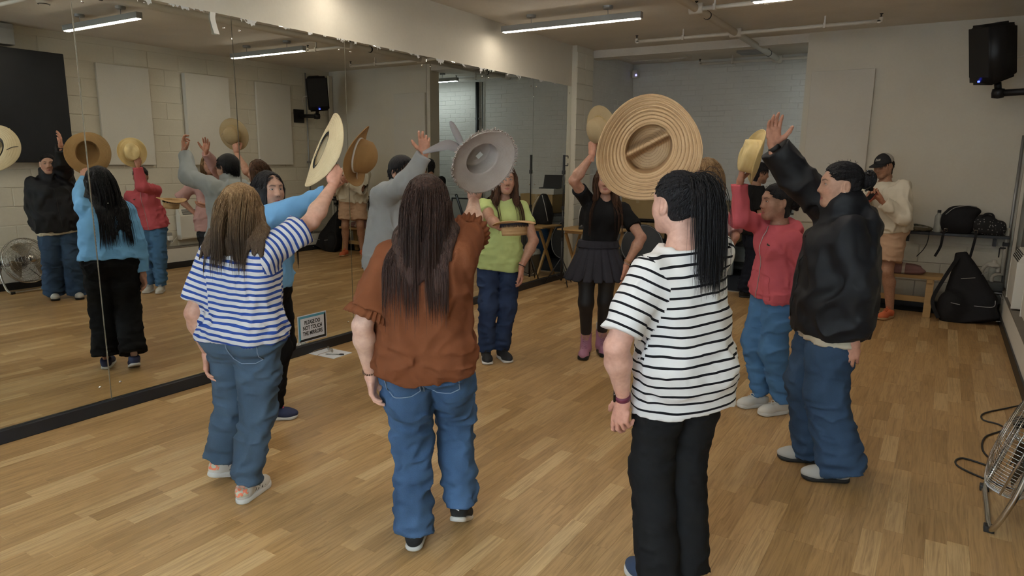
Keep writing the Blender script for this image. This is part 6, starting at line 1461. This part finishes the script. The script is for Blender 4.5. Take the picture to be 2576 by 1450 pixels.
# notice on the mirror ---------------------------------------------------------------------------
sg_ = empty('notice', (MX + .0025, 3.8, .21), 0, 'white notice asking not to touch the mirrors, stuck low on the mirror', 'sign'); M_PAPER = mat('paper', (.70, .71, .74), .55)
MB().box((-.0015, -.152, -.113), (.0, .152, .113)).build('laminate_sheet', M_PAPER, sg_)
def quad_plate(pts, name, m, x0=.0, x1=.0008):
    P = np.array(pts, float); n = len(P); v = np.concatenate([np.c_[np.full(n, x0), P], np.c_[np.full(n, x1), P]]); f = [np.array([np.arange(n)[::-1]]), np.array([np.arange(n) + n]), np.array([(i, (i + 1) % n, n + (i + 1) % n, n + i) for i in range(n)])]
    return link(name, np_mesh(name, v, f, False), m, sg_)
M_TEAL = mat('teal_print', (.10, .34, .46), .5); a, c_, d2 = .145, .106, .019
quad_plate([(-a, -c_), (-a + d2, -c_ + d2), (-a + d2, c_ - d2), (-a, c_)], 'teal_border', M_TEAL); quad_plate([(-a, c_), (-a + d2, c_ - d2), (a - d2, c_ - d2), (a, c_)], 'teal_border', M_TEAL)
quad_plate([(a, c_), (a - d2, c_ - d2), (a - d2, -c_ + d2), (a, -c_)], 'black_border', M_BLACK); quad_plate([(a, -c_), (a - d2, -c_ + d2), (-a + d2, -c_ + d2), (-a, -c_)], 'black_border', M_BLACK)
def text_mesh(s, size, bold, name, m, parent, M, sxy=(1, 1), ext=.0004):
    cu = bpy.data.curves.new(name, 'FONT'); cu.body = s; cu.size = size; cu.align_x = 'CENTER'; cu.align_y = 'CENTER'; cu.offset = bold; cu.extrude = ext; cu.resolution_u = 3
    o = bpy.data.objects.new(name, cu); COL.objects.link(o); dg = bpy.context.evaluated_depsgraph_get(); me = bpy.data.meshes.new_from_object(o.evaluated_get(dg)); bpy.data.objects.remove(o)
    me.transform(Matrix.Diagonal((sxy[0], sxy[1], 1, 1))); me.transform(Matrix(np.array(M).tolist())); me.name = name; return link(name, me, m, parent)
for i, s in enumerate(('PLEASE DO', 'NOT TOUCH', 'THE MIRRORS')):
    text_mesh(s, .047, .0012, 'lettering', M_BLACK, sg_, m4(np.array([[0, 0, 1], [1, 0, 0], [0, 1, 0.]]), (.0006, 0, .047 - i * .046)), (.72, 1))
# sheet, glasses and pen on the floor ---------------------------------------------------------------
pp = empty('paper_sheet', (-4.185, 3.835, .0), R(2), 'white paper sheet lying on the floor under the notice', 'paper'); MB().box((-.15, -.105, .001), (.15, .105, .003)).build('top_sheet', M_PAPER, pp); MB().box((-.148, -.108, .0002), (.152, .102, .001)).build('under_sheet', mat('card', (.5, .5, .5), .7), pp)
M_GOLD = mat('gold_wire', (.32, .22, .11), .3, .9); gl = empty('reading_glasses', (-4.20, 3.86, .004), R(160), 'brown wire reading glasses lying on the paper sheet', 'glasses')
for x in (-.033, .033):
    MB().tube(np.array([(x + .026 * math.cos(a), .003, .022 + .019 * math.sin(a)) for a in np.linspace(0, 6.283, 20)[:-1]]), .0016, 6, True).build('rim', M_GOLD, gl, smooth=True)
    MB().lathe([(.001, .0), (.023, .0), (.023, .001)], 18, m4(frame((0, 1, 0)), (x, .003, .022)) @ np.diag([.82, 1.1, 1, 1])).build('lens', M_CLEAR, gl)
    MB().tube(spline([(x * 1.8, .003, .026), (x * 1.85, .06, .02), (x * 1.75, .12, .012), (x * 1.6, .14, .002)], 4), .0016, 6).build('temple', M_GOLD, gl, smooth=True)
MB().tube(spline([(-.009, .003, .026), (0, .004, .031), (.009, .003, .026)], 3), .0016, 6).build('bridge', M_GOLD, gl, smooth=True)
pe = empty('pen', (-4.1, 3.82, .0075), R(30), 'clear pen with black cap on the paper sheet', 'pen'); MB().tube([(-.07, 0, 0), (.03, 0, 0)], .004, 8).build('barrel', M_CLEAR, pe, smooth=True); MB().tube([(.03, 0, 0), (.07, 0, 0)], .005, 8).tube([(.035, 0, .006), (.068, 0, .007)], .0015, 5).build('cap', M_BLACK, pe, smooth=True); MB().tube([(-.085, 0, 0), (-.068, 0, 0)], [.001, .004], 8).build('tip', M_BLACK, pe, smooth=True)
# phone tripod, folding table, mixer, bin --------------------------------------------------------------
tr = empty('phone_tripod', (-4.10, 7.74, 0), 0, 'tall thin black phone tripod beside the end of the mirror', 'tripod')
MB().tube([(0, 0, .06), (0, 0, .62)], .014, 10).build('column', M_BLACK, tr, smooth=True); MB().tube([(0, 0, .60), (0, 0, 1.02)], .0105, 10).build('upper_column', M_BLACK, tr, smooth=True); MB().tube([(0, 0, 1.0), (0, 0, 1.44)], .0075, 10).build('top_column', M_BLACK, tr, smooth=True)
for i in range(3):
    a = R(200 + i * 120); c_, s_ = math.cos(a), math.sin(a); MB().tube([(.015 * c_, .015 * s_, .34), (.22 * c_, .22 * s_, .01)], .0075, 8).build('leg', M_BLACK, tr, smooth=True); MB().tube([(.012 * c_, .012 * s_, .1), (.13 * c_, .13 * s_, .155)], .004, 6).build('brace', M_BLACK, tr)
for z in (.36, .6, 1.0): MB().tube([(0, 0, z - .02), (0, 0, z + .02)], .017, 10).build('collar', M_BLACK, tr)
b = MB().box((-.018, -.018, 1.42), (.018, .018, 1.47), .006).box((-.012, -.012, 1.46), (.012, .012, 1.66), .003).tube([(0, 0, 1.65), (.03, .05, 1.65)], .006, 6).tube([(0, 0, 1.53), (.03, .05, 1.53)], .006, 6).tube([(.03, .05, 1.65), (.03, .05, 1.62)], .006, 6).tube([(.03, .05, 1.53), (.03, .05, 1.56)], .006, 6); b.build('phone_clamp', M_BLACK, tr)
tb = empty('folding_table', (-3.83, 8.12, 0), 0, 'pale wooden folding table with crossed legs at the mirror end', 'table')
MB().box((-.40, -.28, .70), (.40, .28, .72), .004).build('table_top', M_PINE, tb)
for x in (-.30, .30):
    for s1 in (1, -1):
        MB().box((-.014, -.018, 0), (.014, .018, .78), .002, m4(frame((0, s1 * .44, .7), (1, 0, 0)) @ np.array([[1, 0, 0], [0, 1, 0], [0, 0, 1.]]), (x + s1 * .016, -s1 * .22, .0))).build('leg', M_PINE, tb)
for y in (-.2, .2): MB().box((-.32, y - .012, .66), (.32, y + .012, .70)).build('rail', M_PINE, tb)
mx_ = empty('audio_mixer', (-3.86, 8.03, .7205), R(20), 'small black audio mixer with cables on the folding table', 'mixer'); MB().box((-.13, -.09, 0), (.13, .09, .035), .006).build('chassis', M_BLACK, mx_)
for i in range(5):
    for j in range(3): MB().lathe([(.008, 0), (.007, .014), (.001, .015)], 8, m4(np.eye(3), (-.1 + i * .045, -.06 + j * .045, .034))).build('knob', M_WIRE, mx_)
MB().tube(spline([(.1, .08, .03), (.16, .12, .05), (.22, .06, .008), (.28, .0, .008), (.33, .05, .0)], 5), .005, 6).tube(spline([(-.05, .09, .03), (.0, .14, .12), (.04, .12, .02)], 5), .005, 6).build('cable', M_BLACK, mx_, smooth=True)
rd = empty('radio_receiver', (-3.68, 8.25, .72), R(10), 'black handheld radio standing behind the mixer', 'radio'); MB().box((-.03, -.02, 0), (.03, .02, .12), .005).build('case', M_BLACK, rd); MB().tube([(.02, 0, .12), (.02, 0, .17)], .004, 6).build('aerial', M_BLACK, rd)
pb_ = empty('backpack', (-3.98, 8.28, .722), 0, 'black backpack with white piping standing on the folding table, seen in the mirror', 'bag'); soft('bag_body', lambda p: np.maximum(loft(p, (0, 0, 0), (.0, .03, .42), [(0, .14, .09, 0), (.3, .15, .1, 0), (.7, .1, .08, 0), (.95, .05, .05, 0), (1, .02, .03, 0)], (1, 0, 0), None, 2.6) - .008 * vnoise(p * 9), -p[:, 2]), (-.2, -.16, -.01), (.2, .18, .46), M_BAG, pb_)
for P in ([(-.13, -.08, .05), (-.09, -.1, .25), (-.02, -.06, .4)], [(.13, -.08, .05), (.09, -.1, .25), (.04, -.05, .38)]): MB().tube(spline(P, 5), .0035, 5).build('piping', mat('white_piping', (.6, .6, .6), .5), pb_, smooth=True)
bn = empty('waste_bin', (-3.86, 8.18, 0), 0, 'grey plastic waste bin with white liner under the folding table', 'bin'); M_BIN = mat('bin_grey', (.20, .21, .21), .5)
MB().lathe([(.10, 0), (.105, .005), (.135, .30), (.142, .30), (.142, .312), (.128, .312), (.1, .01)], 28, None, True, False).build('bin_body', M_BIN, bn, smooth=True); soft('liner', lambda p: np.abs(rc(p, (0, 0, .25), (0, 0, .305), .118, .131) + .004 * vnoise(p * 30)) - .004, (-.16, -.16, .28), (.16, .16, .36), mat('liner_white', (.6, .62, .62), .5), bn, .006)
# things stored in the alcove ------------------------------------------------------------------------
M_CARD = varied('cardboard', (.38, .27, .13), .85, .08, 5); M_RACK = mat('rack_black', (.015, .015, .015), .5, .3)
rk = empty('storage_rack', (-3.2, 10.1, 0), 0, 'black metal storage rack along the alcove back wall', 'rack')
for x in (-.95, -.3, .35, .95): 
    for y in (-.22, .22): MB().box((x - .015, y - .015, 0), (x + .015, y + .015, .80)).build('post', M_RACK, rk)
for z in (.1, .42, .70): MB().box((-.98, -.25, z), (.98, .25, z + .035), .003).build('shelf_board', M_RACK, rk)
def carton(x, y, z, w, d, h, label, name='cardboard_box', m=None, tape=True):
    o = empty(name, (x, y, z), R(random.uniform(-3, 3)), label, 'box'); MB().box((-w / 2, -d / 2, 0), (w / 2, d / 2, h), .004).build('carton', m or M_CARD, o)
    MB().box((-w / 2 - .001, -d / 2 - .001, h - .012), (-.002, d / 2 + .001, h + .002)).build('flap', m or M_CARD, o); MB().box((.002, -d / 2 - .001, h - .012), (w / 2 + .001, d / 2 + .001, h + .002)).build('flap', m or M_CARD, o)
    if tape: MB().box((-.025, -d / 2 - .002, h - .08), (.025, d / 2 + .002, h + .003)).build('tape', mat('parcel_tape', (.42, .32, .18), .3), o)
carton(-3.95, 10.08, .736, .52, .42, .31, 'tan cardboard box on the rack beside the alcove corner')
carton(-2.95, 10.08, .736, .62, .42, .30, 'long tan cardboard box under the white box on the rack')
carton(-3.05, 10.06, 1.038, .44, .34, .09, 'flat white box under the laptop lid on the rack', 'white_box', mat('white_card', (.6, .6, .57), .7), False)
carton(-3.75, 10.05, .456, .5, .4, .22, 'tan cardboard box on the middle shelf of the rack'); carton(-2.7, 10.05, .456, .5, .4, .22, 'cardboard box low on the rack near the coats')
lp = empty('laptop', (-3.1, 10.06, 1.131), R(-10), 'black laptop with raised lid on the flat white box', 'laptop'); MB().box((-.16, -.11, 0), (.16, .11, .016), .004).build('base', M_BLACK, lp); MB().box((-.16, -.005, 0), (.16, .005, .22), .003, m4(np.array([[1, 0, 0], [0, .94, .34], [0, -.34, .94]]), (0, .11, .014))).build('lid', M_BLACK, lp)
ct = empty('jacket_pile', (-2.35, 10.05, .736), 0, 'dark navy jackets heaped on the end of the rack', 'jacket'); soft('cloth_heap', lambda p: np.maximum(smin(ell(p, (0, 0, .1), (.2, .2, .17)), ell(p, (.05, -.08, .2), (.12, .12, .1)), .06) - .02 * vnoise(p * 8), -p[:, 2]), (-.28, -.28, -.01), (.28, .28, .36), garment_mat('navy_cloth', (.012, .014, .022), .9), ct, .011); strap('sleeve', [(-.05, -.15, .22), (-.1, -.24, .1), (-.12, -.26, -.1)], .07, garment_mat('navy_cloth2', (.014, .016, .025), .9), ct, (0, 1, 0), .03)
dr = empty('frame_drum', (-3.72, 9.55, .36), 0, 'large round black frame drum leaning against the rack', 'drum'); FD = frame((.35, -1, .22)); MB().lathe([(.30, -.06), (.315, -.06), (.315, .06), (.30, .06)], 40, m4(FD, (0, 0, 0)), False, False).build('hoop', M_DARK, dr, smooth=False); MB().lathe([(.001, .055), (.30, .055), (.302, .045), (.001, .045)], 40, m4(FD, (0, 0, 0))).build('skin', varied('drum_skin', (.03, .032, .034), .35, .3, 5), dr, smooth=False)
MB().tube([FD @ V3(.3 * math.cos(a), .3 * math.sin(a), .062) for a in np.linspace(0, 6.283, 40)[:-1]], .006, 6, True).build('rim', M_WIRE, dr, smooth=True)
bc = empty('blue_bag', (-3.22, 9.6, 0), 0, 'dark blue cloth bag standing beside the frame drum', 'bag'); soft('bag_body', lambda p: np.maximum(loft(p, (0, 0, 0), (0, 0, .55), [(0, .15, .12, 0), (.5, .16, .13, 0), (.9, .1, .09, 0), (1, .04, .04, 0)], (1, 0, 0)) - .012 * vnoise(p * 8), -p[:, 2]), (-.22, -.2, -.01), (.22, .2, .6), garment_mat('blue_cloth', (.015, .04, .085), .8), bc, .011); strap('handle', [(-.06, -.02, .52), (-.03, -.03, .66), (.04, -.03, .66), (.06, -.02, .52)], .025, M_BAG, bc)
cs = empty('equipment_case', (-2.62, 9.7, 0), R(8), 'grey folded equipment case standing beyond the ponytail', 'case'); MB().box((-.2, -.09, .03), (.2, .09, .66), .02).build('case_body', paint('case_grey', (.28, .28, .26)), cs); MB().box((-.205, -.01, .03), (.205, .01, .665), .003).build('seam_strip', M_WIRE, cs); MB().tube(spline([(-.07, 0, .66), (-.06, 0, .7), (.06, 0, .7), (.07, 0, .66)], 4), .01, 8).build('handle', M_DARK, cs)
for x in (-.15, .15): MB().lathe([(.028, -.012), (.03, 0), (.028, .012)], 12, m4(frame((0, 1, 0)), (x, -.05, .03))).build('wheel', M_DARK, cs)
so_ = empty('folded_music_stand', (-2.62, 9.66, .70), 0, 'folded silver stand lying on top of the grey case', 'stand'); MB().tube([(-.2, 0, .02), (.2, .02, .05)], .012, 8).tube([(-.15, .05, .02), (.22, -.02, .03)], .01, 8).build('tubes', M_CHROME, so_, smooth=True); MB().box((.1, -.03, .01), (.2, .05, .07), .01).build('joint', M_WIRE, so_)
hk = empty('garment_bag', (-2.0, 10.36, .35), 0, 'black garment bag hanging on the alcove wall beyond the ponytail', 'bag'); soft('bag_body', lambda p: loft(p, (0, 0, .75), (0, 0, 0), [(0, .06, .03, 0), (.1, .2, .045, 0), (1, .22, .05, 0)], (1, 0, 0), None, 3) - .008 * vnoise(p * 9), (-.26, -.1, -.03), (.26, .1, .78), M_BAG, hk, .011); MB().tube(spline([(0, 0, .74), (0, .0, .8), (.02, .0, .83), (.03, .03, .81)], 4), .004, 6).build('hook', M_CHROME, hk)
wb = empty('whiteboard', (-1.62, 9.75, -.07), R(-14), 'small whiteboard with black frame leaning in the alcove, seen in the mirror', 'board'); TW = m4(np.array([[1, 0, 0], [0, .97, .22], [0, -.22, .97]]), (0, 0, 0)); MB().box((-.36, -.01, .1), (.36, .005, 1.0), .0, TW).build('board', mat('board_white', (.5, .53, .53), .25), wb); b = MB()
for lo, hi in (((-.38, -.018, .08), (.38, .01, .105)), ((-.38, -.018, .99), (.38, .01, 1.015)), ((-.38, -.018, .1), (-.355, .01, 1.0)), ((.355, -.018, .1), (.38, .01, 1.0))): b.box(lo, hi, .002, TW)
b.build('frame', M_BLACK, wb)
pt = MB().tube([(-.3, -.12, -.77), (.18, .0, .2)], .022, 12); po = empty('poster_tube', (-1.68, 9.6, .78), 0, 'black tube propped across the whiteboard', 'tube'); pt.build('tube_body', M_BLACK, po, smooth=True); MB().tube([(.18, 0, .2), (.186, 0, .206)], .024, 12).build('end_cap', M_DARK, po)
# lettering on the cap and on the heel of the black shoe
def wrap_text(s, size, cap, m, parent, fn, name='lettering', shear=.25, sx=.9):
    o = text_mesh(s, size, .0008, name, m, parent, np.eye(4), (sx, 1)); me = o.data; n = len(me.vertices); co = np.zeros(n * 3, np.float32); me.vertices.foreach_get('co', co); co = co.reshape(-1, 3).astype(float); me.vertices.foreach_set('co', fn(co).astype(np.float32).ravel()); me.update(); return o
def capmap(c):
    x = c[:, 0] + .25 * c[:, 1]; a = -x / .1; z = .083 + c[:, 1] + .1 * x; zz = np.clip((z - .034) / .096, -.98, .98); k = np.sqrt(1 - zz ** 2)
    P_ = np.stack([(.0875) * k * np.sin(a), -.012 + .1075 * k * np.cos(a), z], 1); return (P_ * CAP_J['hs']) @ CAP_J['RH'].T + CAP_J['hd']
wrap_text('Titleist', .03, None, M_SKIRTW, CAP_O, capmap)
_FM, _o, _rt, _s = text_mesh_later
_sho = [c for c in _rt.children if c.name.startswith('shoe')][0]
wrap_text('AI', .026, None, M_WHITE, _sho, lambda c: (np.stack([c[:, 1] * -1 + 0, -.0005 - .0 * c[:, 0] + .0008 * 0 - .002 + c[:, 2], .058 + c[:, 0]], 1) * _s) @ _FM.T + _o)
